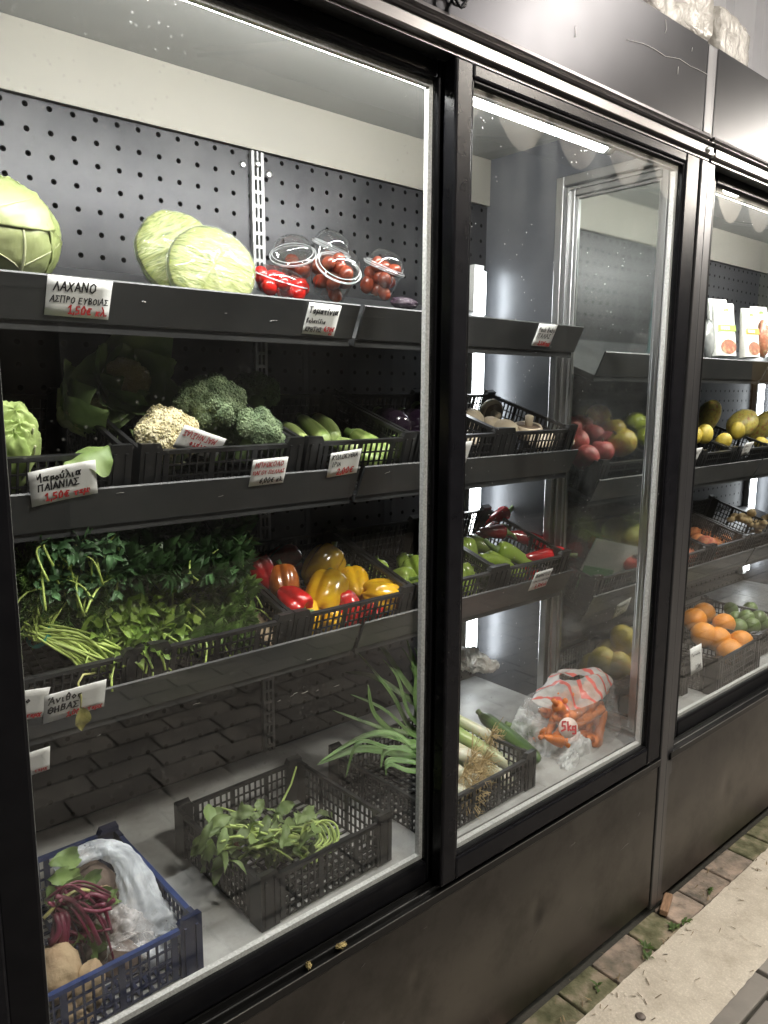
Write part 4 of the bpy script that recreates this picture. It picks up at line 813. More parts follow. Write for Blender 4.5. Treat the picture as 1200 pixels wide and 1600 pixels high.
for i, (px, py, y, r, d, lab) in enumerate([(732, 656, .50, .044, (-.5, -.3, .9), 'mushroom beside the door stile at the left of its crate'), (767, 643, .55, .040, (.2, 1, .35), 'mushroom showing its dark gills at the back'), (768, 663, .48, .034, (0, -.2, 1), 'small round mushroom in the middle of the crate'), (790, 670, .44, .040, (.1, -.2, 1), 'round mushroom cap behind the crate corner'), (824, 672, .43, .045, (.1, .25, -1), 'mushroom lying stalk upwards'), (848, 688, .38, .046, (0, -.3, 1), 'wide mushroom cap at the crate front'), (880, 685, .40, .038, (.2, -.2, 1), 'mushroom at the right end of the crate'), (748, 690, .40, .036, (.2, -.2, 1), 'mushroom low behind the crate corner')]):
    mushroom(at(px, py, y), r, d, lab, i)

# ------------------------------------------------------------------ bell peppers and long peppers
def pepper_mesh(seed, lobes=4, L_=1.12):
    q = random.Random(seed); b = MB(); ph = q.uniform(0, 6)
    prof = [(0, .40), (.10, .40), (.20, .46), (.33, .50), (.44, .44), (.50, .26), (.49, .0), (.45, -.22), (.38, -.40), (.27, -.52), (.14, -.53), (.05, -.47), (0, -.45)]
    def f(v, a):
        c = abs(math.sin(lobes*.5*(a+ph))); k = 1.04-(.17+.10*abs(v.z)**2)*math.exp(-(c/.42)**2)
        w = 1+.05*math.sin(a+ph*2)+.04*noise.noise(v*3+Vector((seed, 0, 0)))
        return Vector((v.x*k*w, v.y*k*w, v.z*L_+(-.05*math.cos(lobes*(a+ph)) if v.z < -.4 else 0)+(.03*math.cos(lobes*(a+ph)) if v.z > .45 else 0)))
    b.lathe(prof, 80, f); return b.mesh('flesh')
PM = [pepper_mesh(i, 4 if i % 2 else 3) for i in range(4)]
sb = MB(); sb.tube([(0, 0, .38), (0, 0, .50), (.03, 0, .66), (.12, .02, .80)], [.17, .065, .06, .085], 10); PS = sb.mesh('stalk')
pmats = {}
def pepper(loc, size, d, c, label, k=0, group='bell peppers in the red and yellow crate', roll=0, rough=.2):
    key = c
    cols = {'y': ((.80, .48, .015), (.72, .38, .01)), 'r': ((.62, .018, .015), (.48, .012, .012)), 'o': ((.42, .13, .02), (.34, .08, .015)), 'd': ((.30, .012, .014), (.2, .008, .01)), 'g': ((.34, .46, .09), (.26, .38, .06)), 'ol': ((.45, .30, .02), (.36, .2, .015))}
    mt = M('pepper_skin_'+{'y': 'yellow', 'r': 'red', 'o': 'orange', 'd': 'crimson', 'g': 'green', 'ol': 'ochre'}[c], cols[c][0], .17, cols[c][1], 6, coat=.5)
    t = empty('bell_pepper', loc, aim(d, roll), label, 'pepper', group)
    me = PM[k % 4].copy(); o = inst('flesh', me, mt, t, scale=(size, size, size)); s = o.modifiers.new('smooth', 'SUBSURF'); s.levels = s.render_levels = 1
    inst('stalk', PS, stem_g, t, scale=size); return t
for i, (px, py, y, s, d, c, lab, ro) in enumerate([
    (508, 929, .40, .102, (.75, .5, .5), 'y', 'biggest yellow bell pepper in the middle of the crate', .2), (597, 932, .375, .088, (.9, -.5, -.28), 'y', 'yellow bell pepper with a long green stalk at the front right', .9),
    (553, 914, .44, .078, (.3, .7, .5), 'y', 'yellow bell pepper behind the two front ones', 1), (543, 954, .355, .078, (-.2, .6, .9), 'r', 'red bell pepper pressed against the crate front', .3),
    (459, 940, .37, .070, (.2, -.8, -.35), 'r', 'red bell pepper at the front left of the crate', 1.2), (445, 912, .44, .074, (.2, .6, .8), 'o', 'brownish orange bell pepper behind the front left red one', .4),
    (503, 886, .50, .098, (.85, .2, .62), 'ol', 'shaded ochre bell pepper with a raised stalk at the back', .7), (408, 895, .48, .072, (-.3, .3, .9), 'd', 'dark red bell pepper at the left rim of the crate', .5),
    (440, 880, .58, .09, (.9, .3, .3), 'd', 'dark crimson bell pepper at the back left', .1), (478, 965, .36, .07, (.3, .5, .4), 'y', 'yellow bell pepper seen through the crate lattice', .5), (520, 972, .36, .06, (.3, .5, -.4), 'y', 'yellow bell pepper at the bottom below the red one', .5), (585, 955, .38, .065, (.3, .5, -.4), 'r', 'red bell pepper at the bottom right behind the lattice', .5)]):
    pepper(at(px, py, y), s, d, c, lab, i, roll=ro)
for i, (px, py, y, s, d, lab, ro) in enumerate([(590, 896, .50, .062, (.4, .4, .8), 'green bell pepper at the left edge of its crate', .4), (627, 908, .42, .070, (.2, -.9, .3), 'green bell pepper showing its stalk end', 0), (655, 898, .44, .085, (.3, .7, .5), 'biggest green bell pepper beside the door spacer', .7), (636, 884, .52, .06, (.3, .7, .5), 'green bell pepper at the back', .7), (700, 900, .44, .085, (.3, .5, .5), 'green bell pepper behind the door stile', .7), (726, 908, .41, .085, (-.2, .5, .8), 'green bell pepper just right of the door stile', .3), (750, 903, .40, .064, (.3, -.6, .6), 'knobbly green bell pepper at the crate corner', 1.3), (725, 866, .50, .085, (.1, .4, .9), 'tall green bell pepper at the back beside the stile', .2), (690, 935, .40, .07, (.3, .5, .5), 'green bell pepper low in the crate', .7), (655, 935, .37, .06, (.3, .5, .5), 'green bell pepper seen through the lattice', .7)]):
    pepper(at(px, py, y), s, d, 'g', lab, i+1, 'pale green bell peppers in the crate', ro)
lp = [(0, .0), (.015, .62), (.06, .92), (.15, 1.0), (.4, .88), (.65, .66), (.85, .42), (.95, .22), (1, .0)]
lr_m = M('long_red_pepper', (.55, .014, .016), .2, (.36, .008, .012), 9, coat=.5); ld_m = M('long_dark_red_pepper', (.26, .008, .014), .2, (.16, .005, .01), 9, coat=.5); lg_m = M('long_green_pepper', (.34, .47, .075), .22, (.27, .40, .05), 9, coat=.4)
for i, (a, b_, ya, yb, r, mt, lab) in enumerate([((880, 868), (815, 868), .36, .40, .028, lr_m, 'bright red long pepper lying at the right crate end'), ((794, 800), (757, 822), .56, .58, .024, lr_m, 'red long pepper raised at the back with a curled stalk'), ((856, 858), (786, 832), .42, .50, .029, ld_m, 'dark red long pepper above the bright red one'), ((792, 832), (748, 826), .48, .52, .024, ld_m, 'dark red long pepper with a curved stalk'), ((778, 822), (738, 838), .53, .53, .024, ld_m, 'dark red long pepper at the back left'),
    ((776, 858), (838, 884), .45, .37, .028, lg_m, 'largest long green pepper across the crate middle'), ((745, 876), (806, 886), .43, .38, .022, lg_m, 'long green pepper at the crate front'), ((732, 846), (775, 862), .54, .46, .028, M('long_olive_pepper', (.16, .22, .04), .22, (.12, .17, .03), 9, coat=.4), 'darker green long pepper behind the others'), ((760, 868), (800, 876), .44, .41, .02, lg_m, 'small long green pepper under the largest'), ((815, 895), (865, 902), .40, .36, .024, lr_m, 'red long pepper under the others at the crate front'), ((780, 892), (825, 898), .40, .365, .022, lg_m, 'green long pepper seen through the lattice')]):
    t = stick('long_pepper', at(*a, ya), at(*b_, yb), r, mt, lab, 'pepper', 'long peppers in the end crate', .12, i*1.3, lp)
    st = [c for c in t.children if c.name.startswith('stalk')][0]
    b = MB(); b.tube([(0, 0, .006), (.001, 0, -.006), (.006, .003, -.024), (.02, .004, -.04)], [r*.7, r*.32, r*.24, r*.3], 8); st.data = b.mesh('stalk'); st.data.materials.append(stem_g)

# ------------------------------------------------------------------ herb and leaf bunches
dill_m = M('dill_frond', (.15, .26, .06), .55, (.09, .18, .04), 40, trans=.25, island=.3); dstem_m = M('dill_stem', (.46, .58, .15), .45, (.36, .48, .10), 30, island=.2)
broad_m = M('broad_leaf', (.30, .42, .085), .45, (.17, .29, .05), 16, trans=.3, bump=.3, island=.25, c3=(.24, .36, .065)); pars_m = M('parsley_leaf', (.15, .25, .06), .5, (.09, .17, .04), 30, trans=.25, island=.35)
pars_shade_m = M('dark_leaf', (.06, .125, .04), .45, (.03, .08, .025), 20, trans=.2, island=.35); mint_m = M('mint_leaf', (.10, .20, .085), .45, (.05, .12, .045), 20, trans=.2, island=.4)  # back parsley is a darker copy, with the shelf's shade put in its colour
band_m = M('rubber_band', (.03, .30, .24), .5)
def curve(p0, p1, sag, q, n=7, j=.01):
    p0, p1 = Vector(p0), Vector(p1); o = Vector((q.uniform(-j, j), q.uniform(-j, j), q.uniform(-j, j)))
    return [p0.lerp(p1, i/n) + (o+Vector((0, 0, sag)))*math.sin(math.pi*i/n) for i in range(n+1)]
def frond(b, p, d, L_, q, w=.0011):
    """one feathery dill frond: an axis with fine side threads"""
    d = d.normalized(); sd = d.orthogonal().normalized(); s2 = d.cross(sd)
    for i in range(9):
        t = i/9; c = p+d*(L_*t)
        for k in range(4):
            a = k*1.57+i; o = (sd*math.cos(a)+s2*math.sin(a)); e = c+(o*.8+d*.75)*L_*.32*(1-t*.7); n_ = (e-c).cross(d).normalized()*w
            b.add([c-n_, c+n_, e+n_*.4, e-n_*.4], [(0, 1, 2, 3)], False)
    b.tube([p, p+d*L_], [w, w*.5], 3, False)
def parsley(b, p, d, s, q):
    d = d.normalized(); sd = d.orthogonal().normalized()
    for k in range(3):
        a = (k-1)*.9+q.uniform(-.2, .2); dd = (Matrix.Rotation(a, 3, sd.cross(d)) @ d) if k != 1 else d
        for m_ in range(3):
            d3 = Matrix.Rotation((m_-1)*.6, 3, sd.cross(d)) @ dd
            b.leaf(p+dd*s*.15, d3, sd, s*q.uniform(.7, 1.0), s*.42, q.uniform(-.3, .9), 3, 0, .3, .7)
# dill bunch: stems to the right front, fronds to the upper left
loc = at(50, 1020, .40); t = empty('dill_bunch', loc, label='bunch of dill tied with a green band, stems towards the front', cat='herb bunch'); q = random.Random(4)
band_p = at(54, 988, .345)-loc; bs, bf = MB(), MB()
for i in range(80):
    o = Vector((q.gauss(0, .009), q.gauss(0, .009), q.gauss(0, .009)))
    e = at(q.uniform(120, 210), q.uniform(1015, 1060), q.uniform(.312, .335))-loc
    bs.tube(curve(band_p+o, e, q.uniform(.0, .02), q), [q.uniform(.0018, .003)]*8, 5)
    h = at(q.uniform(36, 190), q.uniform(860, 985), q.uniform(.38, .55))-loc
    if i < 46:
        c = curve(band_p+o, h, q.uniform(.01, .05), q); bs.tube(c, [.0017-.0001*k for k in range(8)], 4)
        for k in range(3, 8): frond(bf, c[k], (c[k]-c[k-1])+Vector((q.gauss(0, .012), q.gauss(0, .012), q.gauss(0, .012)-.004)), q.uniform(.035, .06), q)
for i in range(420):
    h = at(q.uniform(36, 195), q.uniform(890, 985), q.uniform(.345, .43))-loc; frond(bf, h, Vector((q.gauss(0, 1), q.gauss(0, .6), q.gauss(-.3, .7))), q.uniform(.03, .055), q)
bs.build('stems', dstem_m, t); bf.build('fronds', dill_m, t)
b = MB(); ax = (at(120, 1030, .38)-loc-band_p).normalized(); s1 = ax.orthogonal().normalized(); s2 = ax.cross(s1)
for w_ in (-.003, 0, .004): b.tube([band_p+ax*(.012+w_)+(s1*math.cos(k*.3927)+s2*math.sin(k*.3927))*.022 for k in range(17)], .0016, 6, False)
b.build('rubber_band', band_m, t)
def leafmass(name, lab, cat, anchor, ya, area, n, kind, mat, size, seed, stems=0, group='leaf bunches on the third shelf', dn=(0, -.5, .2)):
    """a heap of leaves: area = list of pixel boxes with a depth range the leaves fill"""
    loc = at(*anchor, ya); t = empty(name, loc, label=lab, cat=cat, group=group); q = random.Random(seed); b, s = MB(), MB()
    for i in range(n):
        x0, y0, x1, y1, d0, d1 = area[q.randrange(len(area))]; u = q.random()
        p = at(q.uniform(x0, x1), y0+(y1-y0)*u, d1+(d0-d1)*u+q.uniform(-.02, .02))-loc
        d = Vector((q.gauss(0, .8), q.gauss(-.4, .6), q.gauss(.0, .6)))+Vector(dn)*.6; sz = size*q.uniform(.6, 1.25)
        if kind == 'parsley': parsley(b, p, d, sz, q)
        else: b.leaf(p, d, (q.gauss(0, .4), -.5, 1), sz, sz*q.uniform(.30, .46), q.uniform(-.8, 1.9), 9, sz*.22, .35, .9, i)
        if stems and i % stems == 0:
            e = p+Vector((q.gauss(0, .03), q.uniform(-.05, .03), -q.uniform(.03, .07))); s.tube(curve(p, e, .01, q, 5), [.0014, .0016, .0018, .002, .0022, .0024], 5)
    b.build('leaves', mat, t)
    if s.f: s.build('stems', dstem_m, t)
    return t
leafmass('celery_bunch', 'bright broad leaved bunch heaped between dill and parsley', 'herb bunch', (220, 980), .42, [(140, 900, 290, 1000, .345, .42), (185, 960, 245, 1020, .335, .37)], 330, 'broad', broad_m, .054, 11, 2)
leafmass('parsley_bunch', 'parsley bunch at the front right beside the cardboard', 'herb bunch', (310, 970), .42, [(250, 905, 390, 1000, .345, .44)], 330, 'parsley', pars_m, .034, 12, 3)
leafmass('parsley_bunch', 'tall shaded heap of parsley at the back of the third shelf', 'herb bunch', (300, 880), .52, [(180, 815, 385, 945, .40, .54), (180, 820, 385, 900, .34, .42)], 520, 'parsley', pars_shade_m, .038, 13, 14)
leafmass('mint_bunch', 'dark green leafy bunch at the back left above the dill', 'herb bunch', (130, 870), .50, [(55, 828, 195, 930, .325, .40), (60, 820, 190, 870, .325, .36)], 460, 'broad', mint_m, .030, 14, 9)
o = MB().grid(8, 8, lambda u, v: ((u-.5)*.11, (v-.5)*.20, .006*math.sin(u*6)+.01*v*v)).build('cardboard_sheet', M('cardboard', (.30, .22, .14), .8, (.26, .19, .12), 8, stretch=(1, 12, 1))); s = o.modifiers.new('thickness', 'SOLIDIFY'); s.thickness = .003
o.location = at(412, 968, .41); o.rotation_euler = (R(20), R(8), R(8)); tag(o, 'brown cardboard sheet lying between the parsley and the pepper crate', 'cardboard')
# the wilted leaf that hangs over the dill card
t = empty('wilted_leaf', at(128, 1095, .272), label='yellowed wilted leaf hanging from its stalk over the dill card', cat='leaf')
l0 = t.location; b = MB(); b.tube([at(148, 1052, .31)-l0, at(130, 1054, .285)-l0, at(122, 1068, .276)-l0, at(127, 1090, .272)-l0, at(126, 1106, .272)-l0], [.0022, .0022, .002, .0018, .0014], 6); b.build('stalk', M('yellow_stalk', (.50, .48, .18), .5), t)
b = MB(); b.leaf(at(126, 1104, .271)-l0, (0, -.05, -1), (0, -1, 0), .045, .030, .25, 10, .01, .5, .8, 9); b.build('blade', M('wilted_blade', (.30, .27, .08), .55, (.16, .15, .04), 60, trans=.2, bump=.4), t)
# ------------------------------------------------------------------ bottom of the first cooler
pot_m = M('potato_skin', (.42, .31, .19), .8, (.28, .19, .11), 30, bump=.5, bscale=120, c3=(.38, .28, .17)); beet_m = M('dusty_beetroot', (.20, .15, .12), .85, (.11, .075, .065), 22, bump=.4, bscale=90)
for i, (px, py, y, r, mt, nm, lab) in enumerate([(86, 1520, .165, (.040, .042, .046), pot_m, 'potato', 'largest tan potato at the front left of the blue crate'), (137, 1548, .13, (.046, .03, .026), pot_m, 'potato', 'tan potato behind the blue rim at the front'), (150, 1385, .32, (.045, .04, .036), beet_m, 'beetroot', 'dusty brown beetroot inside the loop of the plastic bag'), (125, 1358, .38, (.04, .035, .03), beet_m, 'beetroot', 'dark beetroot at the back under the plastic bag'), (160, 1402, .28, (.022, .02, .017), pot_m, 'potato', 'small tan potato beside the beetroot'), (199, 1420, .27, (.02, .018, .016), pot_m, 'potato', 'small round potato against the plastic bag'), (185, 1398, .30, (.03, .028, .025), beet_m, 'beetroot', 'small beetroot at the right under the bag'), (120, 1590, .12, (.035, .03, .025), pot_m, 'potato', 'potato low behind the blue crate lattice'), (185, 1500, .18, (.04, .035, .028), beet_m, 'beetroot', 'beetroot wrapped in the clear bag near the crate corner'), (160, 1460, .24, (.05, .04, .03), beet_m, 'beetroot', 'beetroot under the purple stems')]):
    lumpy(nm, at(px, py, y), r, (i, i*2, i*.7), mt, lab, nm, i*3.1, .10, 2, 'roots in the blue crate', .03)
loc = at(110, 1450, .20); t = empty('beet_greens', loc, label='bunch of purple stemmed beet leaves over the blue crate', cat='greens bunch'); q = random.Random(9)
pst_m = M('purple_stem', (.16, .022, .05), .4, (.09, .012, .03), 20, island=.3); bl_m = M('beet_leaf', (.17, .25, .075), .5, (.09, .16, .045), 18, trans=.2, bump=.4, island=.3)
b, s = MB(), MB()
for i in range(26):
    p0 = at(q.uniform(70, 100), q.uniform(1385, 1500), q.uniform(.17, .24))-loc; p1 = at(q.uniform(125, 180), q.uniform(1395, 1510), q.uniform(.15, .22))-loc
    s.tube(curve(p0, p1, q.uniform(.0, .045), q, 9, .015), [q.uniform(.002, .0046)]*10, 7)
for i in range(6):
    x = q.uniform(82, 112); s.tube(curve(at(x, 1425, .19)-loc, at(x+q.uniform(-6, 6), 1475, .175)-loc, .005, q, 6), [.0055]*7, 7)
for i, (px, py, y, dx, dy, ln) in enumerate([(75, 1350, .28, 1, -.2, .09), (72, 1375, .26, 1, -.3, .09), (80, 1400, .22, 1, -.3, .11), (115, 1395, .21, 1, .2, .07), (130, 1410, .2, .8, -.2, .08), (118, 1420, .19, .7, -1, .075), (138, 1445, .175, .5, -1, .085), (150, 1470, .165, .3, -1, .08), (75, 1420, .2, 1, 0, .07), (160, 1405, .2, 1, -.3, .06), (70, 1385, .24, .4, -.8, .08), (122, 1455, .175, 0, -1, .06)]):
    b.leaf(at(px, py, y)-loc, (dx, .1, dy), (0, -.8, .6), ln*.92, ln*.40, q.uniform(.4, 1.5), 14, .018, .4, .95, i)
s.build('stems', pst_m, t); o = b.build('leaves', bl_m, t)
b = MB(); b.tube(curve(at(68, 1435, .18)-loc, at(140, 1392, .18)-loc, .006, q, 8), [.003]*9, 6); b.build('stalk', MATS['yellow_stalk'], t)
bag_m = film_mat('milky_bag', (.82, .87, .94), .70, 16, .6, .14, (1, 1, .5), dist=.02, milk=.7, edge=.5)
def bagtube(name, lab, pts, rads, mat, seed, flat=1.0, amp=.35, cat='plastic bag', n=40, m_=90):
    P = [Vector(p) for p in pts]; loc = P[0].copy(); P = [p-loc for p in P]
    def ev(u):
        x = u*(len(P)-1); i = min(int(x), len(P)-2); f = x-i; g = lambda k: P[max(0, min(len(P)-1, k))]
        p = .5*((2*g(i))+(g(i+1)-g(i-1))*f+(2*g(i-1)-5*g(i)+4*g(i+1)-g(i+2))*f*f+(3*g(i)-g(i-1)-3*g(i+1)+g(i+2))*f**3)
        return p, rads[i]+(rads[i+1]-rads[i])*f
    b = MB(); vs = []
    for j in range(m_+1):
        p, r = ev(j/m_); d = (ev(min(1, j/m_+.01))[0]-ev(max(0, j/m_-.01))[0]).normalized(); a = d.cross(Vector((.2, 1, .1))).normalized(); c = d.cross(a)
        for k in range(n):
            th = 6.2832*k/n; w = Vector((math.cos(th)*2, math.sin(th)*2, j/m_*7+seed)); rr = r*(1+amp*fbm(w*1.1)+amp*.5*abs(noise.noise(w*3.7))-.1)
            vs.append(p+a*math.cos(th)*rr+c*math.sin(th)*rr*flat)
    b.add(vs, [(j*n+k, j*n+(k+1) % n, (j+1)*n+(k+1) % n, (j+1)*n+k) for j in range(m_) for k in range(n)])
    o = b.build(name, mat); o.location = loc; return tag(o, lab, cat)
bagtube('plastic_bag', 'crumpled milky plastic bag looping over the beetroot in the blue crate', [at(88, 1352, .31), at(120, 1340, .32), at(160, 1326, .32), at(192, 1340, .29), at(212, 1380, .24), at(228, 1425, .205), at(250, 1455, .185), at(245, 1490, .165), at(215, 1512, .15)], [.012, .018, .018, .022, .030, .034, .040, .042, .03], bag_m, 2, 1.0, .26)
bagtube('plastic_bag', 'clear plastic bag with roots in the front right of the blue crate', [at(160, 1432, .22), at(190, 1440, .20), at(205, 1470, .18), at(195, 1505, .15)], [.012, .030, .04, .035], film_mat('clear_bag', (.75, .72, .72), .75, 18, .6, .12, dist=.015, milk=.6), 6)

loc = at(420, 1310, .24); t = empty('amaranth_greens', loc, label='wilted amaranth greens with pale stems in the floor crate', cat='greens bunch'); q = random.Random(21); b, s, s2 = MB(), MB(), MB()
am_m = M('amaranth_leaf', (.17, .24, .075), .55, (.10, .15, .05), 16, trans=.2, bump=.3, island=.3); ast_m = M('amaranth_stem', (.40, .50, .16), .45, (.30, .40, .10), 20, island=.2)
for i in range(150):
    p = at(q.uniform(325, 500), q.uniform(1268, 1345), q.uniform(.16, .33)); p.z = max(p.z, FZ+.02)-0
    p -= loc; b.leaf(p, (q.gauss(0, 1), q.gauss(-.3, .8), q.gauss(-.1, .5)), (q.gauss(0, .3), -.5, 1), q.uniform(.03, .062), q.uniform(.012, .028), q.uniform(-.6, 2.0), 9, .012, .35, .9, i)
for (px, py, dx, dz) in [(318, 1305, -.6, -1), (325, 1300, -.9, -.6), (330, 1310, -.4, -1.2), (360, 1275, -1, .1), (400, 1262, -1, .2), (430, 1270, 1, .3), (470, 1285, .6, .6), (455, 1300, -.4, -.6)]:
    b.leaf(at(px, py, .2)-loc, (dx, -.2, dz), (0, -.7, .7), .052, .026, 1.1, 12, .016, .4, .9, px)
for i in range(44):
    a0 = at(q.uniform(340, 440), q.uniform(1285, 1345), q.uniform(.15, .26))-loc; a1 = at(q.uniform(380, 480), q.uniform(1280, 1350), q.uniform(.15, .26))-loc
    s.tube(curve(a0, a1, q.uniform(.0, .02), q, 7), [q.uniform(.0016, .0032)]*8, 6)
for i in range(9):                                     # the tied bundle of looping stems at the right
    c = [at(470+1*math.sin(i), 1312, .19), at(474+i*3.2, 1292-(i % 3)*4, .195+.006*(i % 4)), at(486+i*4.6, 1287+(i % 2)*5, .19+.006*(i % 3)), at(500+i*3.6, 1310+(i % 4)*4, .18), at(476+i*4.4, 1338-(i % 3)*5, .17), at(468+i*3, 1348, .165)]
    s.tube(spl([p-loc for p in c], 28), .0026, 7)
s.tube([at(375, 1292, .19)-loc, at(430, 1300, .18)-loc, at(468, 1311, .18)-loc], [.003, .004, .006], 8); s.tube([at(430, 1318, .18)-loc, at(466, 1313, .18)-loc], [.006, .006], 8)
s.tube([at(345, 1262, .3)-loc, at(372, 1270, .27)-loc, at(400, 1265, .25)-loc], [.002, .0022, .0025], 6); s.tube([at(440, 1255, .33)-loc, at(455, 1225, .36)-loc, at(463, 1198, .38)-loc], [.003, .0025, .002], 6)
b.build('leaves', am_m, t); s.build('stems', ast_m, t); s2.tube([at(372, 1300, .2)-loc, at(368, 1318, .19)-loc, at(376, 1328, .19)-loc], [.008, .005, .003], 8); s2.build('root', M('red_root', (.30, .14, .08), .7), t)

# leeks, spring onions, cucumbers
def leek_mat():
    mt, n, L = new_mat('leek_shaft'); o = n.new('ShaderNodeOutputMaterial'); p = n.new('ShaderNodeBsdfPrincipled'); L.new(p.outputs[0], o.inputs[0])
    tc = n.new('ShaderNodeTexCoord'); sp = n.new('ShaderNodeSeparateXYZ'); L.new(tc.outputs['Object'], sp.inputs[0]); r = n.new('ShaderNodeValToRGB'); mr = n.new('ShaderNodeMapRange'); mr.inputs[2].default_value = .34; L.new(sp.outputs[2], mr.inputs[0]); L.new(mr.outputs[0], r.inputs[0])
    e = r.color_ramp.elements; e[0].color = (.72, .70, .54, 1); e[0].position = .1; e[1].color = (.10, .20, .06, 1); e[1].position = .95; k = e.new(.4); k.color = (.52, .60, .25, 1); k = e.new(.65); k.color = (.28, .42, .10, 1)
    nz = n.new('ShaderNodeTexNoise'); nz.inputs['Scale'].default_value = 1; mp = n.new('ShaderNodeMapping'); mp.inputs['Scale'].default_value = (260, 260, 8); L.new(tc.outputs['Object'], mp.inputs[0]); L.new(mp.outputs[0], nz.inputs['Vector'])
    mx = n.new('ShaderNodeMixRGB'); mx.blend_type = 'MULTIPLY'; mx.inputs[0].default_value = .5; L.new(r.outputs[0], mx.inputs[1]); L.new(nz.outputs[0], mx.inputs[2]); L.new(mx.outputs[0], p.inputs['Base Color']); p.inputs['Roughness'].default_value = .3; p.inputs['Subsurface Weight'].default_value = .1; p.inputs['Subsurface Scale'].default_value = .01
    return mt
leek_m = leek_mat(); lleaf_m = M('leek_leaf', (.15, .26, .075), .45, (.085, .17, .05), 8, trans=.2, stretch=(6, 6, 1), island=.25); root_m = M('leek_root', (.52, .40, .20), .8, (.40, .28, .12), 60)
def leek(p0, p1, r, leaves, label, seed, nroot=60, bulb=1.0, name='leek', g='leeks in the floor crate', rootl=.05):
    """root end at p0, shaft towards p1, then strap leaves through the given points"""
    p0, p1 = Vector(p0), Vector(p1); L_ = (p1-p0).length; t = empty(name, p0, aim(p1-p0), label, 'leek' if name == 'leek' else 'spring onion', g); q = random.Random(seed)
    b = MB(); b.tube([(0, 0, -.004), (0, 0, 0), (0, 0, .012), (0, 0, .03), (0, 0, L_*.4), (.004, 0, L_*.75), (0, 0, L_)], [r*.4, r*.8*bulb, r*1.05*bulb, r*(1+(bulb-1)*.5), r*.95, r, r*1.05], 18); b.build('shaft', leek_m, t)
    b = MB()
    for i in range(nroot):
        d = Vector((q.gauss(0, .8), q.gauss(0, .8), -abs(q.gauss(.6, .5)))).normalized()*rootl*q.uniform(.5, 1.15); k = Vector((q.gauss(0, .012), q.gauss(0, .012), q.gauss(0, .008)))
        s0 = Vector((q.uniform(-.5, .5)*r, q.uniform(-.5, .5)*r, 0)); b.tube([s0, s0+d*.35+k*.5, s0+d*.7+k*1.3, s0+d+k*.6], [.0010, .0009, .0008, .0005], 4, False)
    b.build('roots', root_m, t)
    if leaves:
        mw = (Matrix.Translation(p0) @ t.rotation_euler.to_matrix().to_4x4()).inverted(); b = MB()
        for pts, w in leaves:
            P = [mw @ Vector(p) for p in [p1]+pts]; n_ = 22; vs = []
            def ev(u):
                x = u*(len(P)-1); i = min(int(x), len(P)-2); f = x-i; G_ = lambda k: P[max(0, min(len(P)-1, k))]
                return .5*((2*G_(i))+(G_(i+1)-G_(i-1))*f+(2*G_(i-1)-5*G_(i)+4*G_(i+1)-G_(i+2))*f*f+(3*G_(i)-G_(i-1)-3*G_(i+1)+G_(i+2))*f**3)
            vd = mw.to_3x3() @ Vector((.25, -.6, .75))
            for j in range(n_+1):
                u = j/n_; p = ev(u); d = (ev(min(1, u+.02))-ev(max(0, u-.02))).normalized(); sd = d.cross(vd).normalized(); up = sd.cross(d); ww = w*(1-u**3)*.5+.0006
                for k in (-1, -.5, 0, .5, 1): vs.append(p+sd*ww*k+up*abs(k)*ww*.55)
            b.add(vs, [(j*5+k, j*5+k+1, (j+1)*5+k+1, (j+1)*5+k) for j in range(n_) for k in range(4)])
        o = b.build('leaves', lleaf_m, t); s = o.modifiers.new('thickness', 'SOLIDIFY'); s.thickness = .0009
    return t
A_ = at
leek(at(818, 1208, .15), at(690, 1130, .34), .019, [([A_(640, 1080, .40), A_(600, 1020, .46), A_(590, 1010, .5)], .028), ([A_(645, 1100, .38), A_(585, 1060, .45), A_(540, 1050, .5)], .026), ([A_(655, 1075, .4), A_(640, 1020, .46), A_(636, 1000, .44)], .026)], 'leek with a clean white end at the right of its crate', 1, 8, rootl=.015)
leek(at(800, 1225, .13), at(685, 1160, .31), .021, [([A_(640, 1165, .33), A_(585, 1120, .36), A_(575, 1070, .38)], .028), ([A_(640, 1180, .3), A_(560, 1172, .32), A_(495, 1195, .33)], .027), ([A_(650, 1150, .34), A_(600, 1140, .38), A_(520, 1110, .44)], .022), ([A_(640, 1120, .36), A_(620, 1060, .4), A_(598, 1030, .42)], .016), ([A_(645, 1150, .33), A_(600, 1110, .36), A_(548, 1085, .4)], .015), ([A_(650, 1110, .36), A_(648, 1050, .40), A_(628, 1012, .42)], .016), ([A_(640, 1160, .32), A_(590, 1150, .34), A_(530, 1168, .35)], .014)], 'thick white leek lying in front of the clean one', 2, 4, rootl=.012)
leek(at(752, 1192, .17), at(672, 1145, .33), .017, [([A_(640, 1140, .36), A_(610, 1085, .4), A_(560, 1020, .46)], .024), ([A_(650, 1130, .36), A_(655, 1080, .4), A_(640, 1040, .42)], .024)], 'leek with a dry tuft of roots in the middle of the crate', 3, 90)
leek(at(765, 1150, .24), at(690, 1110, .36), .015, [([A_(655, 1085, .4), A_(655, 1040, .44), A_(648, 1012, .46)], .022)], 'leek at the back with a pale root tuft', 4, 70, rootl=.04)
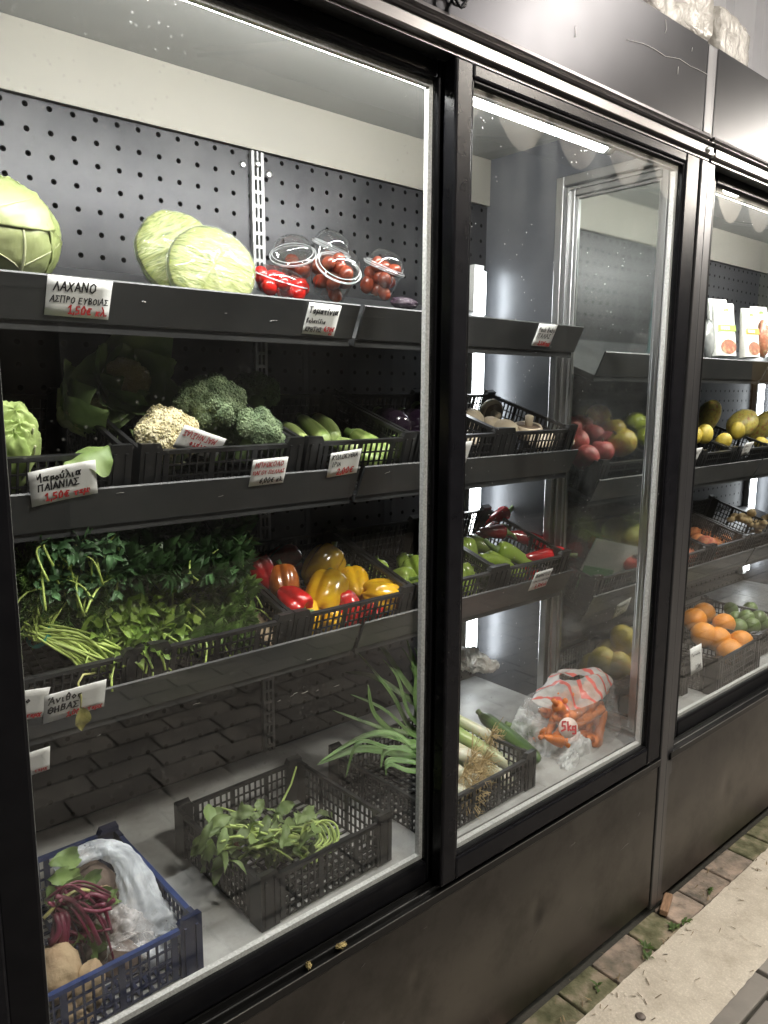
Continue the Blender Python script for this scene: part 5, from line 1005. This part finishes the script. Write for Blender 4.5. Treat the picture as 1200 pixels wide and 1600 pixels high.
for i, (a, b_, r, lv) in enumerate([((735, 1182, .16), (660, 1165, .25), .0105, [([A_(610, 1170, .28), A_(560, 1160, .29), A_(540, 1215, .29)], .012)]), ((722, 1208, .145), (655, 1180, .24), .0105, [([A_(620, 1170, .27), A_(600, 1175, .28), A_(595, 1200, .27)], .014)]), ((735, 1226, .13), (655, 1195, .22), .0115, [([A_(630, 1190, .25), A_(605, 1190, .26), A_(603, 1212, .25)], .016)]), ((728, 1242, .12), (660, 1205, .21), .011, [([A_(635, 1205, .23), A_(610, 1195, .25), A_(602, 1203, .24)], .014)]), ((745, 1215, .14), (665, 1190, .22), .010, [([A_(620, 1150, .3), A_(570, 1150, .33), A_(500, 1190, .32)], .016)])]):
    leek(at(*a), at(*b_), r, lv, ['spring onion highest of the bundle', 'spring onion with a round bulb at the stile', 'spring onion with the biggest bulb', 'lowest spring onion against the lattice', 'spring onion in the middle of the bundle'][i], 10+i, 75, 1.5, 'spring_onion', 'spring onions in the floor crate', .05)
cuc_m = stripes_mat('cucumber_skin', (.035, .075, .018), (.10, .17, .05), .9, .4); cp = [(0, 0), (.03, .6), (.1, .9), (.5, 1), (.9, .95), (.97, .7), (1, 0)]
stick('cucumber', at(752, 1118, .40), at(842, 1190, .13), .021, cuc_m, 'long cucumber lying along the right rim of the leek crate', 'cucumber', 'cucumbers beside the leeks', .03, 1, cp)
stick('cucumber', at(800, 1135, .30), at(862, 1152, .22), .022, cuc_m, 'cucumber under the clear plastic bag beside the carrots', 'cucumber', 'cucumbers beside the leeks', .03, 2, cp)
# carrots in their printed bag
car_m = M('carrot_skin', (.70, .20, .025), .45, (.60, .14, .015), 18, stretch=(3, 3, 30), bump=.3, bscale=60); q = random.Random(5)
cpf = [(0, 0), (.015, .8), (.06, 1), (.4, .82), (.8, .52), (.96, .25), (1, 0)]
cb = at(892, 1114, .20)
for i in range(84):
    w_ = Vector((q.gauss(0, 1), q.gauss(0, 1), q.gauss(0, 1))).normalized()*q.uniform(.3, 1); c = cb+Vector((w_.x*.105, w_.y*.058-.010, w_.z*.074-.006)); d = Vector((q.choice((-1, 1))*q.uniform(.5, 1), q.uniform(-.25, .25), q.uniform(-.7, .5))).normalized()*.062
    stick('carrot', c-d, c+d, .0175, car_m, 'orange carrot inside the printed plastic bag', 'carrot', 'carrots in the printed bag', .04, i, cpf, car_m)
for i, (a, b_) in enumerate([((868, 1100, .165), (905, 1140, .15)), ((915, 1095, .15), (940, 1145, .14)), ((880, 1160, .13), (850, 1150, .16)), ((925, 1155, .12), (955, 1180, .13)), ((930, 1165, .13), (948, 1110, .13))]):
    stick('carrot', at(*a), at(*b_), .017, car_m, 'orange carrot inside the printed plastic bag', 'carrot', 'carrots in the printed bag', .04, 40+i, cpf, car_m)
t = empty('carrot_bag', cb, label='printed plastic bag full of carrots with a round 5kg label', cat='bag')
carfilm = film_mat('printed_bag_film', (.88, .86, .84), .93, 14, .7, .06, (1, 1, .4), dist=.02, milk=.2, edge=.2)
carink = film_mat('printed_bag_band', (.88, .84, .80), .62, 12, .6, .12, (1, 1, .4), dist=.016, milk=.35, edge=.25, ink=((.62, .07, .05), 7, .80))
def bagf(d): return 1+.17*fbm(d*2.0+Vector((3, 1, 0)), 2)+.05*abs(noise.noise(Vector((d.x*4+d.z*5, d.y*4, d.z*2))))
def bagpart(z0, z1, k=1.0):
    b = MB(); nu, nv = 72, 40; vs = []
    for j in range(nv+1):
        z = z0+(z1-z0)*j/nv; s_ = math.sqrt(max(0, 1-z*z))
        for i in range(nu):
            a = 6.2832*i/nu; d = Vector((s_*math.cos(a), s_*math.sin(a), z)); r = bagf(d)*k; w = 1.12 if z < .2 else 1.12+.1*(z-.2)
            vs.append(Vector((d.x*.146*r*w, d.y*.116*r, (d.z*.124+.016*(d.x if z > .3 else 0))*r-.008)))
    return b.add(vs, [(j*nu+k_, j*nu+(k_+1) % nu, (j+1)*nu+(k_+1) % nu, (j+1)*nu+k_) for j in range(nv) for k_ in range(nu)])
bagpart(-1, .62).build('clear_film', carfilm, t); bagpart(.62, .965, 1.0).build('printed_band', carink, t)
b = MB(); P0 = at(888, 1137, .100); n_ = (CAM-P0).normalized(); b.lathe([(0, .0), (.0265, -.0005), (.0265, -.001), (0, -.001)], 36)
o = b.build('round_label', M('label_white', (.78, .62, .56), .4), t); mw = Matrix.Translation(P0) @ Euler(aim(Vector((.25, -1, .35)), 0)).to_matrix().to_4x4(); o.matrix_world = mw
b = MB(); write(b, '5kg', .022, -.0205, -.008, .0045, 2)
o2 = b.build('label_writing', ink_r, o)
# orient the label upright
xd = Vector((.82, -.57, .0)).normalized(); nrm = Vector((-.55, -.8, .35)); nrm = (nrm-xd*nrm.dot(xd)).normalized(); yd = nrm.cross(xd); mw = Matrix((xd, yd, nrm)).transposed().to_4x4(); mw.translation = P0
o.parent = t; o.matrix_parent_inverse = Matrix.Identity(4); o.matrix_local = Matrix.Translation(-cb) @ mw
clearp = film_mat('floor_film', (.86, .88, .88), .58, 22, .8, .1, dist=.02, milk=.9, edge=.5)
bagtube('plastic_bag', 'flat crumpled clear plastic bag on the cooler floor before the carrots', [at(800, 1130, .29), at(838, 1150, .23), at(872, 1176, .16), at(895, 1198, .115), at(880, 1218, .095)], [.05, .075, .085, .065, .04], clearp, 3, .35, .35)
bagtube('plastic_bag', 'white knotted plastic bag in the back corner behind the leeks', [at(716, 1030, .52), at(735, 1030, .50), at(760, 1040, .47), at(778, 1038, .46)], [.03, .04, .025, .01], film_mat('white_bag', (.85, .85, .83), .18, 26, 1, .3, dist=.02, milk=.6), 8)

# ------------------------------------------------------------------ fruit cooler
def fruit(name, mat, r, label, group, px, py, y, cat=None, squash=.92, dip=True, k=0):
    b = FR.get((name, mat.name))
    if b is None:
        m_ = MB(); m_.sphere((0, 0, 0), (1, 1, squash), 26, 18, lambda d: (1-.16*max(0, abs(d.z)-.8)*5*(1 if dip else .1))*(1+.02*noise.noise(d*3))); b = FR[(name, mat.name)] = m_.mesh(name)
    o = inst(name, b, mat, None, at(px, py, y), (rnd.uniform(-.6, .6), rnd.uniform(-.6, .6), rnd.uniform(0, 6)), r); return tag(o, label, cat or name, group)
FR = {}
app_m = M('green_apple', (.42, .50, .08), .3, (.34, .42, .05), 5, coat=.4); mng_m = M('mango_skin', (.50, .36, .07), .4, (.34, .13, .04), 5, c3=(.36, .34, .08), stretch=(1, 1, .6)); lem_m = M('lemon_skin', (.52, .40, .06), .45, (.44, .33, .04), 8, bump=.2, bscale=140); org_m = M('orange_skin', (.78, .30, .02), .42, (.70, .24, .015), 8, bump=.25, bscale=150)
pea_m = M('peach_skin', (.62, .30, .14), .7, (.50, .08, .06), 4, c3=(.60, .20, .11)); apr_m = M('apricot_skin', (.68, .26, .07), .6, (.60, .16, .05), 6); lim_m = M('lime_skin', (.13, .20, .05), .35, (.09, .15, .035), 10); tmt_m = M('tomato_skin', (.55, .06, .03), .25, (.44, .035, .02), 8, coat=.4); ging_m = M('ginger_skin', (.52, .40, .22), .7, (.40, .29, .14), 25, bump=.4); pom_m = M('pomegranate_skin', (.50, .07, .09), .4, (.42, .12, .08), 4); yap_m = M('yellow_apple', (.58, .50, .08), .35, (.46, .28, .06), 4, coat=.3)
stem_me = MB().tube([(0, 0, .0), (.06, 0, .35)], [.09, .06], 6).mesh('stalk')
def many(name, mat, r, y, pts, labs, group, cat=None, **kw):
    for i, p in enumerate(pts):
        o = fruit(name, mat, r*rnd.uniform(.93, 1.07), labs[i] if isinstance(labs, list) else labs, group, p[0], p[1], p[2] if len(p) > 2 else y, cat, **kw)
        if name in ('apple', 'tomato', 'pomegranate'): inst('stalk', stem_me, M('brown_stalk', (.12, .09, .04), .7), o, (0, 0, .72))
many('apple', app_m, .040, .38, [(1012, 682), (994, 660, .45), (985, 668, .50), (1045, 690), (1030, 668, .46)], ['green apple at the crate front beside the door frame', 'green apple seen through the window above the others', 'green apple farthest back in the window', 'green apple hidden by the door frame', 'green apple behind the front one'], 'green apples in the fruit cooler')
many('apple', yap_m, .046, .36, [(972, 692), (935, 650, .5), (958, 672, .44)], ['big yellow apple blurred behind the fogged window', 'yellow apple glowing at the back of the window', 'yellow apple in the middle of the window'], 'yellow apples behind the window')
many('pomegranate', pom_m, .042, .40, [(900, 690), (925, 680, .46), (910, 665, .52), (940, 705, .38), (915, 715, .36), (890, 668, .5), (945, 690, .42)], 'pink pomegranate blurred behind the fogged side window', 'pomegranates behind the window')
t = fruit('mango', mng_m, .055, 'large green and red mango on the fruit crate', None, 1160, 662, .42, squash=1.75, dip=False); t.rotation_euler = (R(8), R(72), R(10))
many('lemon', lem_m, .029, .36, [(1152, 673, .37), (1101, 678, .38), (1130, 690, .37), (1085, 680, .40), (1190, 695, .36)], ['yellow lemon under the mango', 'pale lemon at the door frame edge', 'lemon behind the lattice near the price card', 'lemon hidden by the frame', 'orange yellow fruit at the right photo edge'], 'lemons beside the mango', squash=1.25, dip=False)
many('mango', mng_m, .045, .52, [(1105, 652), (1190, 668, .46)], ['shaded mango at the back beside the door frame', 'mango at the right edge of the photo'], None, squash=1.5, dip=False)
many('peach', pea_m, .040, .36, [(1089, 868), (1104, 850, .40), (1112, 874, .36), (1075, 872, .37), (1095, 852, .46)], ['pink peach nearest the door frame', 'dark red peach on top of the peaches', 'peach low behind the crate front', 'peach cut by the door frame', 'peach behind the top one'], 'peaches in the fruit cooler', dip=True)
many('apricot', apr_m, .027, .44, [(1112, 838, .46), (1098, 833, .50), (1125, 847, .42), (1140, 852, .40), (1085, 832, .50), (1132, 842, .46), (1118, 850, .40), (1090, 842, .46), (1158, 868, .36), (1172, 864, .36)], 'small orange apricot in the crate beside the peaches', 'apricots beside the peaches')
for i, (px, py, y) in enumerate([(1170, 815, .42), (1185, 824, .39), (1160, 808, .46), (1195, 812, .45)]):
    b = MB(); qq = random.Random(i)
    for k in range(7): b.sphere((k*.016-.05+qq.uniform(-.006, .006), qq.uniform(-.014, .014), qq.uniform(-.012, .012)), (.02, .014, .014), 14, 10, lambda d: 1+.15*fbm(d*3+Vector((k, i, 0))))
    o = b.build('ginger_root', ging_m); o.location = at(px, py, y); o.rotation_euler = (i, .3, i*.8); tag(o, ['knobbly ginger root nearest the middle of its crate', 'ginger root lying at the crate front', 'ginger root farthest left in the crate', 'ginger root at the right photo edge'][i], 'ginger', 'ginger roots in the crate')
many('tomato', tmt_m, .036, .38, [(985, 878), (1002, 885, .36), (968, 868, .42), (1010, 870, .42), (950, 862, .46), (1000, 862, .46), (935, 850, .52), (975, 850, .5)], 'red tomato behind the fogged side window', 'tomatoes behind the window')
many('melon', M('melon_skin', (.42, .42, .10), .5, (.32, .34, .07), 5), .055, .46, [(990, 835), (965, 830, .52), (1015, 840, .5)], ['yellow green melon at the right in the window', 'yellow green melon in the middle of the window', 'yellow green melon against the door frame'], 'melons behind the window')
many('lemon', lem_m, .040, .26, [(975, 1000), (950, 1022, .30), (940, 1035, .26), (985, 1030, .24), (965, 1040, .22), (1000, 1012, .26), (925, 1045, .3)], 'lemon in the floor crate behind the side window', 'lemons in the floor crate', squash=1.2, dip=False)
many('orange', org_m, .045, .34, [(1085, 968, .33), (1131, 975, .245), (1122, 999, .20), (1158, 1003, .135), (1100, 958, .42), (1100, 992, .24), (1140, 1018, .15)], ['orange at the door frame', 'orange on top in the middle', 'orange under the middle one', 'orange at the right front of the pile', 'orange at the back with its tip up', 'orange below the back one', 'lowest orange behind the lattice'], 'oranges in the floor crate', squash=.97, dip=False)
many('lime', lim_m, .030, .42, [(1166, 965, .24), (1142, 952, .34), (1186, 966, .22), (1176, 978, .20), (1155, 980, .22), (1172, 952, .32), (1195, 975, .2), (1150, 968, .28)], 'green lime in the crate behind the oranges', 'limes behind the oranges', squash=1.1, dip=False)
# carton tilted behind the window
t = empty('open_carton', at(940, 895, .42), (R(18), R(14), R(-12)), 'tilted white carton with a green side, seen through the fogged window', 'carton')
b = MB(); b.box(-.10, .14, -.0015, .0015, -.03, .12); b.build('white_side', M('carton_white', (.68, .68, .64), .6, (.6, .6, .56), 6), t)
b = MB(); b.add([(-.12, -.04, -.10), (.02, -.04, -.10), (.04, -.01, .02), (-.10, -.01, .02), (-.12, -.037, -.10), (.02, -.037, -.10), (.04, -.007, .02), (-.10, -.007, .02)], [(0, 1, 2, 3), (5, 4, 7, 6), (0, 4, 5, 1), (2, 6, 7, 3), (1, 5, 6, 2), (0, 3, 7, 4)], False); b.build('green_side', M('carton_green', (.06, .20, .07), .5, (.05, .17, .06), 6), t)
# mix packs on the fruit cooler's top shelf
nuts = M('pack_contents', (.42, .32, .18), .4, (.18, .12, .07), 70, c3=(.35, .10, .06), coat=.6); salad = M('salad_contents', (.25, .32, .10), .35, (.10, .15, .05), 60, c3=(.40, .42, .22), coat=.6)
def pack(px, py, y, w, h, base, band, label, rz=0, lean=-.12, cont=None):
    c = at(px, py, y); t = empty('food_pack', c, (lean, 0, rz), label, 'food pack', 'paper food packs on the fruit cooler top shelf')
    def body(u, v):
        a = 6.2832*u; th = .020*(1-v)**.45+.002; X = math.copysign(abs(math.cos(a))**.4, math.cos(a))*w/2; Y = math.copysign(abs(math.sin(a))**.7, math.sin(a))*th
        return (X*(1-.03*math.sin(v*math.pi))+.002*noise.noise(Vector((a, v*8, px))), Y, v*h)
    b = MB(); b.grid(36, 14, body); b.build('pouch', base, t)
    f = lambda x, z, e=.0: (x*w/2, -(.020*(1-z)**.45+.002)-.0012-e, z*h)
    def quad(x0, x1, z0, z1, e): b_ = MB(); n = 6; vs = [f(x0+(x1-x0)*i/n, z, e) for z in (z0, (z0+z1)/2, z1) for i in range(n+1)]; b_.add(vs, [(j*(n+1)+i, j*(n+1)+i+1, (j+1)*(n+1)+i+1, (j+1)*(n+1)+i) for j in (0, 1) for i in range(n)]); return b_
    quad(-.86, .86, .46, .58, .0004).build('colour_band', band, t)
    b_ = MB()
    for i in range(4): b_.add([f(-.6+i*.22, .49, .001), f(-.6+i*.22+.16, .49, .001), f(-.6+i*.22+.16, .55, .001), f(-.6+i*.22, .55, .001)], [(0, 1, 2, 3)], False)
    b_.build('band_lettering', paper, t)
    lf = MB(); lf.leaf(f(-.25, .84, .001), (1, 0, .5), (0, -1, 0), w*.22, w*.13, .1, 5); lf.leaf(f(.25, .84, .001), (-1, 0, .5), (0, -1, 0), w*.22, w*.13, .1, 5); lf.build('leaf_emblem', M('print_green', (.22, .38, .08), .5), t)
    s_ = MB(); q_ = random.Random(int(px)); xs = [-.45+.9*i/22 for i in range(23)]
    for x0, x1 in zip(xs, xs[1:]):
        a, c_ = f(x0, .73+.03*math.sin(x0*34), .001), f(x1, .73+.03*math.sin(x1*34), .001); s_.add([a, c_, (c_[0], c_[1], c_[2]+.0022), (a[0], a[1], a[2]+.0022)], [(0, 1, 2, 3)], False)
    s_.build('script_lettering', M('print_dark', (.06, .08, .05), .5), t)
    b_ = MB(); b_.add([f(.05+.75*r_*math.cos(k*.5236), .17+.14*r_*math.sin(k*.5236), .0008) for r_ in (0.01, 1) for k in range(12)], [(k, (k+1) % 12, 12+(k+1) % 12, 12+k) for k in range(12)]); b_.build('food_picture', cont or nuts, t)
pw = M('pack_white', (.76, .77, .72), .4, (.7, .71, .66), 6, bump=.1); pb = M('pack_blue', (.42, .64, .66), .4, (.38, .6, .62), 6, bump=.1)
grn, orn, teal = M('band_green', (.30, .42, .06), .5), M('band_orange', (.75, .30, .04), .5), M('band_teal', (.05, .38, .40), .5)
pack(1131, 557, .36, .105, .20, pw, grn, 'white food pack with a green band, nearest the door frame', -.30)
pack(1171, 559, .37, .09, .195, pw, orn, 'white food pack with an orange band', -.25)
pack(1032, 552, .37, .10, .20, pb, teal, 'pale blue food pack leaning behind the side window', -.4, .05, salad)
pack(1122, 548, .46, .10, .205, pw, grn, 'white food pack standing behind the green banded one', -.3)
pack(1186, 552, .46, .10, .20, pw, grn, 'white food pack at the back near the right photo edge', -.3)
darkp = M('pack_silver', (.42, .43, .42), .25, (.25, .26, .25), 20, metal=.4, bump=.4)
for i, (px, py, y, mt, lab) in enumerate([(1108, 530, .40, darkp, 'silvery see through pouch between door frame and green banded pack'), (1192, 530, .36, nuts, 'clear pouch of mixed nuts at the right photo edge')]):
    b = MB(); b.sphere((0, 0, 0), (.045, .022, .075), 28, 20, lambda d: 1+.10*fbm(d*4+Vector((i, 0, 0)))); o = b.build('food_pouch', mt); o.location = at(px, py, y); o.rotation_euler = (-.1, 0, .2); tag(o, lab, 'food pouch')

for i, (px, py, lab) in enumerate([(535, 1457, 'dried yellow leaf crumb lying on the sill track'), (484, 1492, 'second smaller leaf crumb lying on the sill track')]):
    p = at(px, py, .0); p.y = .004; p.z = .456
    lumpy('leaf_crumb', p, (.011-.003*i, .005, .005), (0, .2, i), M('dry_leaf', (.42, .34, .14), .8, (.2, .15, .06), 60), lab, 'leaf crumb', i*5.0, .5, 3)
